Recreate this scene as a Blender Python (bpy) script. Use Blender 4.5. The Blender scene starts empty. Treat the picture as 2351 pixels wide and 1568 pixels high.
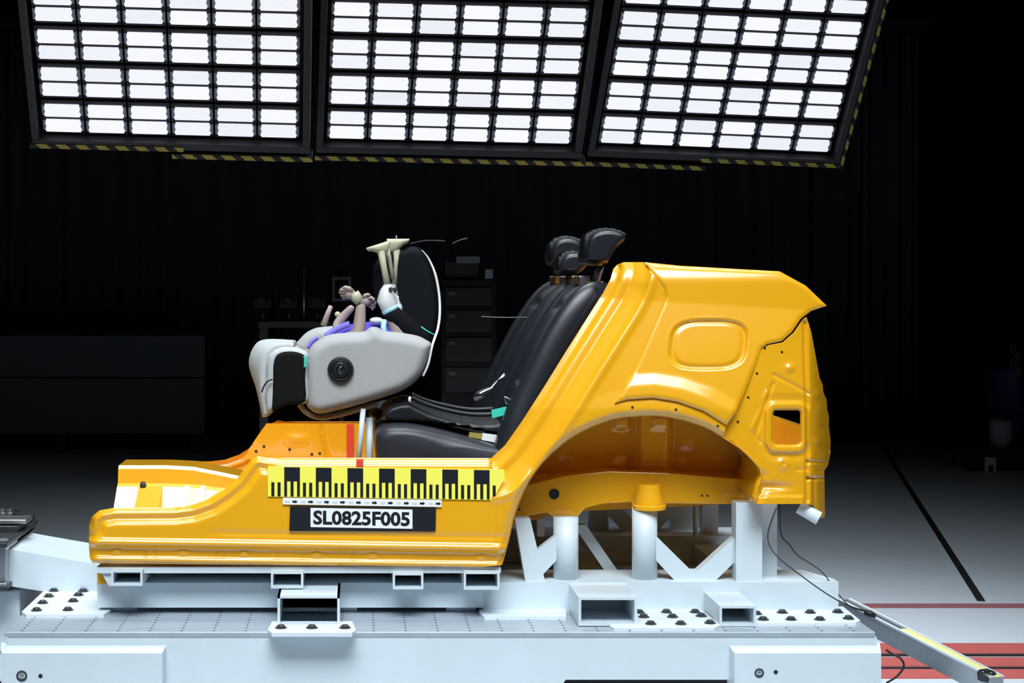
import bpy, bmesh, math, random
import numpy as np
from mathutils import Vector, Matrix, geometry
random.seed(7)

# ------------------------------------------------------------------ camera, world, lights, exposure
F, CX, CY, CD, CZ = 3920.0, 820.0, 640.0, 5.6, 1.447      # focal length and principal point in pixels, camera distance / height
SC = bpy.context.scene
COL = SC.collection
cam = bpy.data.cameras.new('camera'); cam.sensor_width = 36; cam.lens = F/2351*36
cam.shift_x = (1175.5-CX)/2351; cam.shift_y = -(784-CY)/2351
cam.clip_start = .05; cam.clip_end = 100
co = bpy.data.objects.new('camera', cam); COL.objects.link(co)
co.location = (0, -CD, CZ); co.rotation_euler = (math.pi/2, 0, 0)
SC.camera = co
w = bpy.data.worlds.new('world'); SC.world = w; w.use_nodes = True
w.node_tree.nodes['Background'].inputs[0].default_value = (.6, .75, 1, 1)
w.node_tree.nodes['Background'].inputs[1].default_value = 0
vs = SC.view_settings
vs.view_transform = 'Standard'; vs.look = 'None'; vs.gamma = 1; vs.use_curve_mapping = False; vs.exposure = 0.0
def area(name, loc, aim, sx, sy, power, spread, col=(.86, .94, 1)):
    l = bpy.data.lights.new(name, 'AREA'); l.shape = 'RECTANGLE'; l.size = sx; l.size_y = sy
    l.energy = power; l.spread = math.radians(spread); l.color = col
    o = bpy.data.objects.new(name, l); COL.objects.link(o); o.location = loc
    o.rotation_euler = (Vector(aim)-Vector(loc)).to_track_quat('-Z', 'Y').to_euler()
area('lamp_bank_front_offscreen', (.25, -3.0, 4.8), (.35, .2, .5), 6.0, 2.2, 98, 60)
area('lamp_bank_overhead_offscreen', (.4, .9, 5.2), (.4, .9, 0), 4.8, 1.6, 34, 46)

# ------------------------------------------------------------------ helpers
def at(px, py, Y):
    d = Y+CD
    return Vector(((px-CX)/F*d, Y, CZ-(py-CY)/F*d))
ORI = {}
def tag(o, label=None, cat=None, group=None, kind=None):
    if label: o['label'] = label
    if cat: o['category'] = cat
    if group: o['group'] = group
    if kind: o['kind'] = kind
    return o
def thing(name, loc, label, cat, group=None):
    o = bpy.data.objects.new(name, None); COL.objects.link(o); o.location = loc
    o.empty_display_size = .05
    ORI[o.name] = Vector(loc)
    return tag(o, label, cat, group)
def link(name, me, parent=None, loc=None):
    o = bpy.data.objects.new(name, me); COL.objects.link(o)
    if parent: o.parent = parent
    if loc is not None: o.location = Vector(loc)-(ORI[parent.name] if parent else Vector())
    ORI[o.name] = Vector(loc) if loc is not None else (ORI[parent.name].copy() if parent else Vector())
    return o
class MB:
    def __init__(s): s.v = []; s.f = []; s.sm = []
    def add(s, vs, fs, smooth=False):
        n = len(s.v); s.v += [tuple(v) for v in vs]
        for f in fs: s.f.append(tuple(i+n for i in f)); s.sm.append(smooth)
        return s
    def box(s, a, b, bev=0):
        x0, x1 = sorted((a[0], b[0])); y0, y1 = sorted((a[1], b[1])); z0, z1 = sorted((a[2], b[2]))
        if bev > 0:
            bm = bmesh.new(); bmesh.ops.create_cube(bm, size=1)
            bmesh.ops.scale(bm, vec=(x1-x0, y1-y0, z1-z0), verts=bm.verts)
            bmesh.ops.translate(bm, vec=((x0+x1)/2, (y0+y1)/2, (z0+z1)/2), verts=bm.verts)
            bmesh.ops.bevel(bm, geom=bm.edges[:], offset=bev, segments=2, affect='EDGES', profile=.5)
            bm.verts.index_update()
            s.add([v.co[:] for v in bm.verts], [[v.index for v in f.verts] for f in bm.faces]); bm.free(); return s
        v = [(x, y, z) for z in (z0, z1) for y in (y0, y1) for x in (x0, x1)]
        return s.add(v, [(0, 2, 3, 1), (4, 5, 7, 6), (0, 1, 5, 4), (2, 6, 7, 3), (0, 4, 6, 2), (1, 3, 7, 5)])
    def pbox(s, x0, y0, x1, y1, Y0, Y1, bev=0):          # front rectangle in pixels at depth Y0
        a = at(x0, y1, Y0); b = at(x1, y0, Y0)
        return s.box((a.x, Y0, a.z), (b.x, Y1, b.z), bev)
    def prism(s, pts, Y0, Y1):                           # pixel outline at depth Y0, extruded to Y1
        P = [at(x, y, Y0) for x, y in pts]
        return s.xz([(p.x, p.z) for p in P], Y0, Y1)
    def xz(s, P, Y0, Y1):
        n = len(P)
        A = sum(P[i][0]*P[(i+1) % n][1]-P[(i+1) % n][0]*P[i][1] for i in range(n))
        if A < 0: P = P[::-1]
        v = [(x, Y0, z) for x, z in P]+[(x, Y1, z) for x, z in P]
        tris = geometry.tessellate_polygon([[Vector((x, z, 0)) for x, z in P]])
        fs = []
        for t in tris:
            a, b, c = t
            ar = (P[b][0]-P[a][0])*(P[c][1]-P[a][1])-(P[c][0]-P[a][0])*(P[b][1]-P[a][1])
            if ar < 0: b, c = c, b
            fs += [(a, b, c), (a+n, c+n, b+n)]
        fs += [(i, i+n, (i+1) % n+n, (i+1) % n) for i in range(n)]
        return s.add(v, fs)
    def tube(s, pts, r, n=8, closed=False, cap=True):
        pts = [Vector(p) for p in pts]; m = len(pts)
        rs = r if isinstance(r, (list, tuple)) else [r]*m
        ref = None; V = []
        for i, p in enumerate(pts):
            if closed: t = pts[(i+1) % m]-pts[i-1]
            else: t = pts[min(i+1, m-1)]-pts[max(i-1, 0)]
            t.normalize()
            if ref is None: ref = t.orthogonal().normalized()
            ref = (ref-t*ref.dot(t)).normalized(); b = t.cross(ref)
            V += [p+(ref*math.cos(2*math.pi*k/n)+b*math.sin(2*math.pi*k/n))*rs[i] for k in range(n)]
        fs = []
        for i in range(m if closed else m-1):
            j = (i+1) % m
            fs += [(i*n+k, i*n+(k+1) % n, j*n+(k+1) % n, j*n+k) for k in range(n)]
        if cap and not closed: fs += [tuple(range(n))[::-1], tuple((m-1)*n+k for k in range(n))]
        return s.add(V, fs, True)
    def cyl(s, a, b, r, n=24): return s.tube([a, b], r, n)
    def lathe(s, c, ax, prof, n=28):                     # prof: (radius, distance along ax)
        ax = Vector(ax).normalized(); u = ax.orthogonal().normalized(); w_ = ax.cross(u); c = Vector(c); V = []
        for r, h in prof: V += [c+ax*h+(u*math.cos(2*math.pi*k/n)+w_*math.sin(2*math.pi*k/n))*r for k in range(n)]
        fs = [(i*n+k, i*n+(k+1) % n, (i+1)*n+(k+1) % n, (i+1)*n+k) for i in range(len(prof)-1) for k in range(n)]
        fs += [tuple(range(n))[::-1], tuple((len(prof)-1)*n+k for k in range(n))]
        return s.add(V, fs, False)
    def grid(s, G, smooth=True, wrap=False):             # G[i][j] points
        a, b = len(G), len(G[0]); V = [p for r in G for p in r]
        fs = [(i*b+j, i*b+(j+1) % b, (i+1)*b+(j+1) % b, (i+1)*b+j) for i in range(a-1) for j in range(b if wrap else b-1)]
        return s.add(V, fs, smooth)
    def hollow(s, x0, y0, x1, y1, Y0, Y1, t):            # open rectangular tube running in depth
        a = at(x0, y1, Y0); b = at(x1, y0, Y0)
        s.box((a.x, Y0, a.z), (b.x, Y1, a.z+t)); s.box((a.x, Y0, b.z-t), (b.x, Y1, b.z))
        s.box((a.x, Y0, a.z+t), (a.x+t, Y1, b.z-t)); s.box((b.x-t, Y0, a.z+t), (b.x, Y1, b.z-t))
        s.box((a.x+t, Y1-.01, a.z+t), (b.x-t, Y1, b.z-t)); return s
    def sphere(s, c, rx, ry, rz, n=16, m=10, rot=None):
        c = Vector(c); G = []
        for i in range(m+1):
            th = math.pi*i/m; row = []
            for k in range(n):
                ph = 2*math.pi*k/n
                p = Vector((rx*math.sin(th)*math.cos(ph), ry*math.sin(th)*math.sin(ph), rz*math.cos(th)))
                row.append(c+(rot @ p if rot else p))
            G.append(row)
        return s.grid(G, True, True)
    def mesh(s, name, mat=None, off=Vector()):
        me = bpy.data.meshes.new(name); me.from_pydata([tuple(Vector(v)-off) for v in s.v], [], s.f)
        me.polygons.foreach_set('use_smooth', s.sm); me.validate(); me.update()
        if mat: me.materials.append(mat)
        return me
    def build(s, name, mat, parent=None, loc=None):
        off = Vector(loc) if loc is not None else (ORI[parent.name] if parent else Vector())
        return link(name, s.mesh(name, mat, off), parent, loc)
def fix_normals(o):
    bm = bmesh.new(); bm.from_mesh(o.data); bmesh.ops.recalc_face_normals(bm, faces=bm.faces); bm.to_mesh(o.data); bm.free(); return o
def weld(o, angle=40):
    bm = bmesh.new(); bm.from_mesh(o.data); bmesh.ops.remove_doubles(bm, verts=bm.verts, dist=1e-5)
    bmesh.ops.recalc_face_normals(bm, faces=bm.faces)
    for f in bm.faces: f.smooth = True
    for e in bm.edges:
        if len(e.link_faces) == 2 and e.calc_face_angle(0) > math.radians(angle): e.smooth = False
    bm.to_mesh(o.data); bm.free(); return o

def resample(P, step, closed=True):
    P = [np.array(p, float) for p in P]; out = []
    n = len(P)
    for i in range(n if closed else n-1):
        a, b = P[i], P[(i+1) % n]; k = max(1, int(round(np.linalg.norm(b-a)/step)))
        out += [a+(b-a)*t/k for t in range(k)]
    if not closed: out.append(P[-1])
    return np.array(out)
def spline(P, k=6, closed=False):                        # Catmull-Rom through pixel / world points
    P = [np.array(p, float) for p in P]; n = len(P); out = []
    for i in range(n if closed else n-1):
        if closed: p0, p1, p2, p3 = P[i-1], P[i], P[(i+1) % n], P[(i+2) % n]
        else: p0, p1, p2, p3 = P[max(i-1, 0)], P[i], P[i+1], P[min(i+2, n-1)]
        for t in np.arange(k)/k:
            out.append(.5*((2*p1)+(-p0+p2)*t+(2*p0-5*p1+4*p2-p3)*t*t+(-p0+3*p1-3*p2+p3)*t**3))
    if not closed: out.append(P[-1])
    return out
def pdist(Q, L, closed=False):                           # distance of points Q to a polyline
    L = np.array(L, float); Q = np.asarray(Q, float)
    A = L if closed else L[:-1]; B = np.roll(L, -1, 0) if closed else L[1:]
    best = np.full(len(Q), 1e9)
    for a, b in zip(A, B):
        ab = b-a; t = np.clip(((Q-a)@ab)/max(ab@ab, 1e-9), 0, 1)
        best = np.minimum(best, np.linalg.norm(Q-a-t[:, None]*ab, axis=1))
    return best
def inside(Q, P):
    P = np.array(P, float); x, y = Q[:, 0], Q[:, 1]; r = np.zeros(len(Q), bool); j = len(P)-1
    for i in range(len(P)):
        c = ((P[i, 1] > y) != (P[j, 1] > y)) & (x < (P[j, 0]-P[i, 0])*(y-P[i, 1])/(P[j, 1]-P[i, 1]+1e-12)+P[i, 0])
        r ^= c; j = i
    return r
def tri(outline, holes=(), step=6):
    B = resample(outline, step); H = [resample(h, step) for h in holes]
    lo, hi = B.min(0), B.max(0)
    gx = np.arange(lo[0], hi[0], step); gy = np.arange(lo[1], hi[1], step*.87)
    G = np.array([(x+(step/2 if k % 2 else 0), y) for k, y in enumerate(gy) for x in gx])
    m = inside(G, B) & (pdist(G, B, True) > step*.45)
    for h in H: m &= ~inside(G, h) & (pdist(G, h, True) > step*.45)
    G = G[m]
    V = [B]+H; E = []; n = 0; faces = []
    for b in V:
        E += [(n+i, n+(i+1) % len(b)) for i in range(len(b))]; n += len(b)
    A = np.concatenate(V+[G]); nb = n
    r = geometry.delaunay_2d_cdt([Vector(p) for p in A], E, [], 0, 1e-4)
    P = np.array([v[:] for v in r[0]]); T = np.array([f for f in r[2] if len(f) == 3])
    c = P[T].mean(1); ok = inside(c, B)
    for h in H: ok &= ~inside(c, h)
    T = T[ok]
    e1 = P[T[:, 1]]-P[T[:, 0]]; e2 = P[T[:, 2]]-P[T[:, 0]]; flip = e1[:, 0]*e2[:, 1]-e1[:, 1]*e2[:, 0] < 0
    T[flip] = T[flip][:, [0, 2, 1]]
    return P, T
def rim_edges(T):
    cnt = {}
    for t in T:
        for i in range(3):
            a, b = int(t[i]), int(t[(i+1) % 3])
            if (b, a) in cnt: del cnt[(b, a)]
            else: cnt[(a, b)] = 1
    return list(cnt)
def sheet(outline, yfun, holes=(), step=6, thick=.006):  # pressed sheet-metal panel: pixel outline, depth from yfun
    P, T = tri(outline, holes, step); Y = yfun(P)
    W = np.stack([(P[:, 0]-CX)/F*(Y+CD), Y, CZ-(P[:, 1]-CY)/F*(Y+CD)], 1)
    mb = MB(); n = len(W); back = W+np.array([0, thick, 0])
    mb.add(W.tolist(), T[:, [0, 1, 2]].tolist(), True)
    mb.add(back.tolist(), T[:, ::-1].tolist(), True)
    for a, b in rim_edges(T): mb.add([W[a], W[b], back[b], back[a]], [(0, 3, 2, 1)])
    return mb
def pillow(outline, Yc, half, r, step=7, flat=0.0, mx=None):   # cushion: rounded towards its outline
    P, T = tri(outline, (), step); d = pdist(P, outline, True)
    t = np.clip(d/r, 0, 1); h = half*((1-flat)*np.sqrt(1-(1-t)**2)+flat*(d > .5))
    s = (Yc-half*.6+CD)/F
    X = (P[:, 0]-CX)*s; Z = CZ-(P[:, 1]-CY)*s
    W1 = np.stack([X, Yc-h, Z], 1); W2 = np.stack([X, Yc+h, Z], 1)
    mb = MB(); n = len(P); mb.v = W1.tolist()+W2.tolist()
    mb.f = [tuple(t) for t in T.tolist()]+[tuple(i+n for i in t[::-1]) for t in T.tolist()]
    for a, b in rim_edges(T): mb.f.append((a, a+n, b+n, b))
    mb.sm = [True]*len(mb.f)
    return mb
def sstep(a, b, x):
    t = np.clip((x-a)/(b-a), 0, 1); return t*t*(3-2*t)

# ------------------------------------------------------------------ materials
def mat(name, col, rough=.5, metal=0, coat=0, noise=0, nscale=20, bump=0, bscale=80, spec=.5, stretch=None):
    m = bpy.data.materials.new(name); m.use_nodes = True; nt = m.node_tree; b = nt.nodes['Principled BSDF']
    b.inputs['Base Color'].default_value = (*col, 1); b.inputs['Roughness'].default_value = rough
    b.inputs['Metallic'].default_value = metal; b.inputs['Coat Weight'].default_value = coat
    b.inputs['Coat Roughness'].default_value = .08; b.inputs['Specular IOR Level'].default_value = spec
    tc = nt.nodes.new('ShaderNodeTexCoord'); src = tc.outputs['Object']
    if stretch:
        mp = nt.nodes.new('ShaderNodeMapping'); mp.inputs['Scale'].default_value = stretch; nt.links.new(src, mp.inputs[0]); src = mp.outputs[0]
    if noise:
        n = nt.nodes.new('ShaderNodeTexNoise'); n.inputs['Scale'].default_value = nscale; n.inputs['Detail'].default_value = 6
        nt.links.new(src, n.inputs['Vector'])
        mx = nt.nodes.new('ShaderNodeMix'); mx.data_type = 'RGBA'
        mx.inputs['A'].default_value = (*[c*(1-noise) for c in col], 1); mx.inputs['B'].default_value = (*[min(1, c*(1+noise)) for c in col], 1)
        nt.links.new(n.outputs['Fac'], mx.inputs['Factor']); nt.links.new(mx.outputs['Result'], b.inputs['Base Color'])
    if bump:
        n = nt.nodes.new('ShaderNodeTexNoise'); n.inputs['Scale'].default_value = bscale; n.inputs['Detail'].default_value = 4
        nt.links.new(src, n.inputs['Vector'])
        bp = nt.nodes.new('ShaderNodeBump'); bp.inputs['Strength'].default_value = bump; bp.inputs['Distance'].default_value = .004
        nt.links.new(n.outputs['Fac'], bp.inputs['Height']); nt.links.new(bp.outputs[0], b.inputs['Normal'])
    return m
def node(nt, t, **kw):
    n = nt.nodes.new(t)
    for k, v in kw.items(): setattr(n, k, v)
    return n
def math_(nt, op, a, b=None):
    n = nt.nodes.new('ShaderNodeMath'); n.operation = op
    for i, v in enumerate((a, b)):
        if v is None: continue
        if isinstance(v, (int, float)): n.inputs[i].default_value = v
        else: nt.links.new(v, n.inputs[i])
    return n.outputs[0]
YEL = mat('yellow_paint', (.83, .39, .008), .32, 0, 1.0, .03, 6)
WHT = mat('white_paint', (.62, .70, .75), .42, 0, .1, .05, 9, .03, 60)
WHT2 = mat('white_plate_paint', (.68, .75, .79), .5, 0, 0, .05, 14)
DECK = mat('deck_steel', (.46, .52, .58), .40, .40, 0, .16, 9, .06, 50, stretch=(1, 4, 1))
STEEL = mat('bright_steel', (.5, .52, .55), .3, .9, 0, .1, 30)
DSTEEL = mat('dark_steel', (.05, .055, .06), .4, .5, 0, .2, 30)
BOLT = mat('bolt_steel', (.055, .06, .065), .4, .4)
BLK = mat('black_plastic', (.010, .011, .013), .42, 0, 0, .2, 40, spec=.35)
LEA = mat('black_leatherette', (.013, .015, .020), .34, 0, 0, .15, 12, .05, 260, .5)
LEA2 = mat('charcoal_leatherette', (.026, .028, .034), .40, 0, 0, .12, 8, .05, 260, .4)
GRY = mat('grey_fabric', (.37, .37, .365), .85, 0, 0, .05, 12, .2, 420)
GRY2 = mat('grey_rim_fabric', (.46, .48, .48), .75, 0, 0, .05, 12, .15, 420)
DFAB = mat('dark_lining', (.007, .008, .007), .9, 0, 0, .1, 40, .15, 300, .12)
BEI = mat('beige_lining', (.36, .29, .23), .85, 0, 0, .08, 30)
PUR = mat('violet_fabric', (.09, .055, .55), .7, 0, 0, .1, 50, .2, 200)
SKIN = mat('dummy_vinyl', (.38, .29, .25), .6, 0, 0, .08, 20)
BONE = mat('dummy_pale_vinyl', (.46, .45, .30), .55, 0, 0, .12, 30)
KNEE = mat('dummy_white_cover', (.68, .68, .68), .6, 0, 0, .05, 30)
TEAL = mat('teal_tag', (.05, .62, .46), .5)
LBLUE = mat('pale_blue_band', (.35, .66, .75), .6)
RED = mat('red_mark', (.72, .06, .03), .5)
REDLINE = mat('worn_red_line', (.32, .12, .13), .6, 0, 0, .2, 8)
REDRAIL = mat('red_rail_paint', (.50, .11, .10), .5, 0, 0, .15, 12)
TAPEY = mat('scale_yellow', (.93, .86, .10), .5)
TAPEK = mat('print_black', (.012, .013, .018), .35)
LABW = mat('label_white', (.85, .86, .86), .5)
LABG = mat('label_faint_grey', (.62, .64, .68), .5)
CUR = mat('curtain_cloth', (.085, .098, .12), .9, 0, 0, .2, 4)
DGR = mat('dark_grey_board', (.24, .27, .31), .7, 0, 0, .06, 3)
WALL = mat('dark_wall_paint', (.022, .023, .025), .8, 0, 0, .1, 3)
FRAME = mat('lamp_frame_paint', (.035, .038, .042), .5, .2)
LAMPB = mat('lamp_housing', (.012, .014, .02), .5, .2)
REFL = mat('lamp_reflector', (.22, .25, .30), .35, .4)
RUB = mat('black_rubber', (.01, .01, .01), .6)
OCH = mat('ochre_metal', (.30, .13, .02), .4, .3, .2, .3, 60)
BLUE = mat('blue_drum_paint', (.03, .05, .25), .5)
OYEL = mat('old_yellow_paint', (.35, .28, .05), .6)
BARY = mat('pale_yellow_tape', (.78, .74, .28), .5)

def lens_mat():                                          # lamp lens: bright with a fine honeycomb of darker cells
    m = bpy.data.materials.new('lamp_lens'); m.use_nodes = True; nt = m.node_tree; nt.nodes.clear()
    out = node(nt, 'ShaderNodeOutputMaterial'); em = node(nt, 'ShaderNodeEmission')
    tc = node(nt, 'ShaderNodeTexCoord'); oi = node(nt, 'ShaderNodeObjectInfo'); sp = node(nt, 'ShaderNodeSeparateXYZ')
    nt.links.new(tc.outputs['Object'], sp.inputs[0])
    a = math_(nt, 'SINE', math_(nt, 'MULTIPLY', sp.outputs['X'], 2*math.pi/.0125))
    b = math_(nt, 'SINE', math_(nt, 'MULTIPLY', sp.outputs['Z'], 2*math.pi/.0125))
    g = math_(nt, 'MULTIPLY', math_(nt, 'ADD', math_(nt, 'MULTIPLY', a, b), 1.0), .5)
    k = math_(nt, 'ADD', math_(nt, 'MULTIPLY', g, .60), .58)
    k2 = math_(nt, 'MULTIPLY', k, math_(nt, 'ADD', math_(nt, 'MULTIPLY', oi.outputs['Random'], .22), .92))
    st = math_(nt, 'MULTIPLY', k2, 1.2)
    em.inputs['Color'].default_value = (.87, .90, 1, 1)
    nt.links.new(st, em.inputs['Strength']); nt.links.new(em.outputs[0], out.inputs[0]); return m
LENS = lens_mat()
def hazard_mat():
    m = mat('hazard_tape', (.3, .25, .03), .6); nt = m.node_tree; b = nt.nodes['Principled BSDF']
    tc = node(nt, 'ShaderNodeTexCoord'); sp = node(nt, 'ShaderNodeSeparateXYZ'); nt.links.new(tc.outputs['Object'], sp.inputs[0])
    u = math_(nt, 'ADD', sp.outputs['X'], sp.outputs['Z'])
    s = math_(nt, 'GREATER_THAN', math_(nt, 'FRACT', math_(nt, 'MULTIPLY', u, 1/.098)), .45)
    mx = node(nt, 'ShaderNodeMix', data_type='RGBA'); mx.inputs['A'].default_value = (.012, .012, .012, 1); mx.inputs['B'].default_value = (.50, .42, .07, 1)
    nt.links.new(s, mx.inputs['Factor']); nt.links.new(mx.outputs['Result'], b.inputs['Base Color']); return m
HAZ = hazard_mat()
def floor_mat():
    m = mat('floor_concrete', (.58, .64, .69), .45, 0, 0, .07, 2.5, .02, 30); return m
FLOOR = floor_mat()

# ------------------------------------------------------------------ setting
def struct(mb, name, m, parent=None):
    o = mb.build(name, m, parent)
    if not parent: o['kind'] = 'structure'
    return o
fl = struct(MB().box((-9, -9, -.12), (12, 13, 0)), 'floor', FLOOR)
struct(MB().box((-9, 11.6, 0), (12, 11.75, 6.5)), 'wall_back', WALL)
struct(MB().box((-9.15, -9, 0), (-9, 11.75, 6.5)), 'wall_left', WALL)
struct(MB().box((12, -9, 0), (12.15, 11.75, 6.5)), 'wall_right', WALL)
struct(MB().box((-9, -9, 6.5), (12, 11.75, 6.6)), 'ceiling', WALL)
# floor markings and slot
tag(MB().box((-9, 1.90, 0), (12, 2.0, .002)).build('red_floor_line', REDLINE, fl))
def strip(a, b, w_, z, m, name):
    a, b = Vector(a), Vector(b); d = (b-a).normalized(); n = Vector((-d.y, d.x, 0))*w_/2
    return MB().add([a+n+Vector((0, 0, .0005)), a-n+Vector((0, 0, .0005)), b-n+Vector((0, 0, .0005)), b+n+Vector((0, 0, .0005))]+[p+Vector((0, 0, z)) for p in (a+n, a-n, b-n, b+n)],
        [(0, 1, 2, 3), (7, 6, 5, 4), (0, 4, 5, 1), (1, 5, 6, 2), (2, 6, 7, 3), (3, 7, 4, 0)]).build(name, m, fl)
strip((2.80, 2.06, 0), (4.5, 9.0, 0), .035, .003, RUB, 'floor_slot')
for k, (ya, yb, nm) in enumerate([(.99, 1.155, 'first'), (.77, .905, 'second'), (.575, .705, 'third')]):
    t = thing('track_rail', (0, (ya+yb)/2, 0), ['red track rail with a black slot in front of it, beyond the sled centre', 'red track rail under the sled between the two other rails', 'red track rail bordering the floor, last before the open floor'][k], 'rail', 'red rails under the sled')
    MB().box((-8.9, ya, 0), (11.9, yb, .006)).build('rail_head', REDRAIL, t)
    if k < 2: MB().box((-8.9, ya-.05, 0), (11.9, ya-.018, .004)).build('slot', RUB, t)

# curtains, sectional gate, board
def curtain(x0, x1, Y, z0, z1, pitch, amp, label):
    n = int((x1-x0)/pitch*10); rows = []
    for z in (z0, z0+(z1-z0)*.35, z0+(z1-z0)*.7, z1):
        row = []
        for i in range(n+1):
            x = x0+(x1-x0)*i/n
            row.append((x, Y+amp*math.sin(2*math.pi*x/pitch)+amp*.7*math.sin(2*math.pi*x/pitch/2.7+1.3)+amp*.35*math.sin(x*9+z*.4), z))
        rows.append(row)
    o = MB().grid(rows).build('curtain', CUR)
    so = o.modifiers.new('thickness', 'SOLIDIFY'); so.thickness = .008
    return tag(o, label, 'curtain', 'black stage curtains')
curtain(-7.5, 4.52, 9.75, .01, 3.66, .17, .03, 'wide black pleated curtain hanging behind the yellow car body')
curtain(4.48, 4.99, 9.55, .01, 3.62, .13, .03, 'narrow black curtain panel beside the sectional gate')
t = thing('curtain_track', (0, 9.6, 3.68), 'dark curtain track above the black curtains', 'curtain track')
MB().box((-7.6, 9.5, 3.67), (5.1, 9.85, 3.75)).build('track_rail', DSTEEL, t)
for k in range(26): MB().box((-7.4+k*.49, 9.62, 3.655), (-7.36+k*.49, 9.68, 3.67)).build('glider', DSTEEL, t)
g = struct(MB().box((5.0, 11.45, .0), (11.6, 11.5, 4.3)), 'door_1', WALL)
for k in range(8):
    MB().box((5.02, 11.40, .20+k*.44), (11.5, 11.45, .61+k*.44), .008).build('panel', WALL, g)
d2 = struct(MB().box((6.2, 11.36, .02), (7.15, 11.40, 1.72)), 'door_2', mat('door_paint', (.03, .03, .034), .6))
MB().box((6.15, 11.34, 0), (6.2, 11.40, 1.78)).build('frame_post', DSTEEL, d2)
MB().box((6.15, 11.34, 1.72), (7.2, 11.40, 1.78)).build('frame_head', DSTEEL, d2)
MB().box((6.27, 11.31, 1.06), (6.45, 11.35, 1.09)).build('handle', STEEL, d2)
a = at(-120, 1014, 8.6); b = at(470, 770, 8.6)
t = thing('low_partition', (-2.2, 8.6, 0), 'low dark grey partition board standing before the black curtain', 'partition')
MB().box((-3.9, 8.6, .16), (b.x, 8.68, .62), .01).build('lower_board', DGR, t)
MB().box((-3.9, 8.6, .63), (b.x, 8.68, b.z), .01).build('upper_board', DGR, t)
for x in (-3.7, -2.5, b.x-.12): MB().box((x, 8.60, 0), (x+.08, 8.68, .16)).build('leg', DSTEEL, t)

# dark equipment behind the sled
t = thing('equipment_rack', at(1075, 1000, 5.2)*1, 'tall dark equipment rack behind the black child seat hoop', 'equipment rack')
t.location.z = 0; ORI[t.name].z = 0
MB().pbox(1012, 640, 1142, 1090, 5.2, 5.8, .01).build('cabinet', BLK, t)
r_ = ORI[t.name]
bb = at(1012, 640, 5.2); MB().box((bb.x, 5.2, 0), (at(1142, 0, 5.2).x, 5.8, .5), .01).build('plinth', BLK, t)
MB().pbox(1020, 600, 1100, 640, 5.25, 5.6, .008).build('top_unit', DSTEEL, t)
MB().pbox(1048, 588, 1102, 604, 5.2, 5.5, .004).build('top_cover', mat('rack_grey', (.22, .24, .27), .6), t)
MB().pbox(1114, 618, 1132, 640, 5.2, 5.4, .004).build('indicator', mat('rack_pale', (.35, .38, .42), .6), t)
for k, (x0, y0, x1, y1) in enumerate([(1022, 660, 1130, 700), (1022, 712, 1130, 762), (1022, 775, 1130, 830), (1022, 845, 1130, 900)]):
    p = MB().pbox(x0, y0, x1, y1, 5.18, 5.22, .004).build('drawer', DSTEEL, t)
    MB().pbox(x0+8, y0+8, x0+24, y0+18, 5.165, 5.185, .002).build('latch', mat('rack_mid', (.12, .13, .14), .6) if k == 0 else bpy.data.materials['rack_mid'], p)
t = thing('camera_stand', at(660, 745, 4.6)*1, 'long dark bar carrying three black cameras behind the child seat', 'camera stand')
t.location.z = 0; ORI[t.name].z = 0
MB().pbox(592, 738, 760, 752, 4.6, 4.7, .005).build('bar', DSTEEL, t)
for x in (606, 746):
    p = at(x, 750, 4.65); MB().box((p.x-.025, 4.62, 0), (p.x+.025, 4.68, p.z)).build('leg', DSTEEL, t)
p = at(698, 740, 4.65); MB().cyl((p.x, 4.65, p.z), at(698, 612, 4.65), .006).build('mast', STEEL, t)
for x in (604, 664, 728):
    c = at(x, 694, 4.65); h = MB().box((c.x-.052, 4.55, c.z-.03), (c.x+.052, 4.78, c.z+.035), .008).build('camera', BLK, t)
    MB().lathe((c.x, 4.55, c.z), (0, -1, 0), [(.034, 0), (.036, .03), (.03, .05), (.03, .052)], 20).build('lens', BLK, h)
    MB().cyl((c.x, 4.65, c.z-.03), (c.x, 4.65, at(x, 740, 4.65).z), .012).build('mount', DSTEEL, t)
t = thing('monitor_camera', at(783, 752, 4.9)*1, 'square dark framed camera on a thin post behind the dummy', 'camera')
t.location.z = 0; ORI[t.name].z = 0
mg = mat('camera_frame_grey', (.14, .16, .18), .6)
m_ = MB(); m_.pbox(763, 636, 806, 642, 4.9, 5.05); m_.pbox(763, 642, 769, 686, 4.9, 5.05); m_.pbox(800, 642, 806, 686, 4.9, 5.05); m_.pbox(763, 686, 806, 692, 4.9, 5.05)
m_.build('frame', mg, t); MB().pbox(769, 642, 800, 686, 4.95, 5.04, .004).build('body', BLK, t)
c = at(784, 664, 4.95); MB().lathe(c, (0, -1, 0), [(.034, 0), (.034, .05), (.026, .055), (.0, .05)], 20).build('lens', BLK, t)
c = at(784, 626, 4.97); MB().sphere(c, .016, .016, .026).build('beacon', BLK, t)
c = at(784, 692, 4.97); MB().cyl((c.x, c.y, 0), c, .018).build('post', DSTEEL, t)
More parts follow.
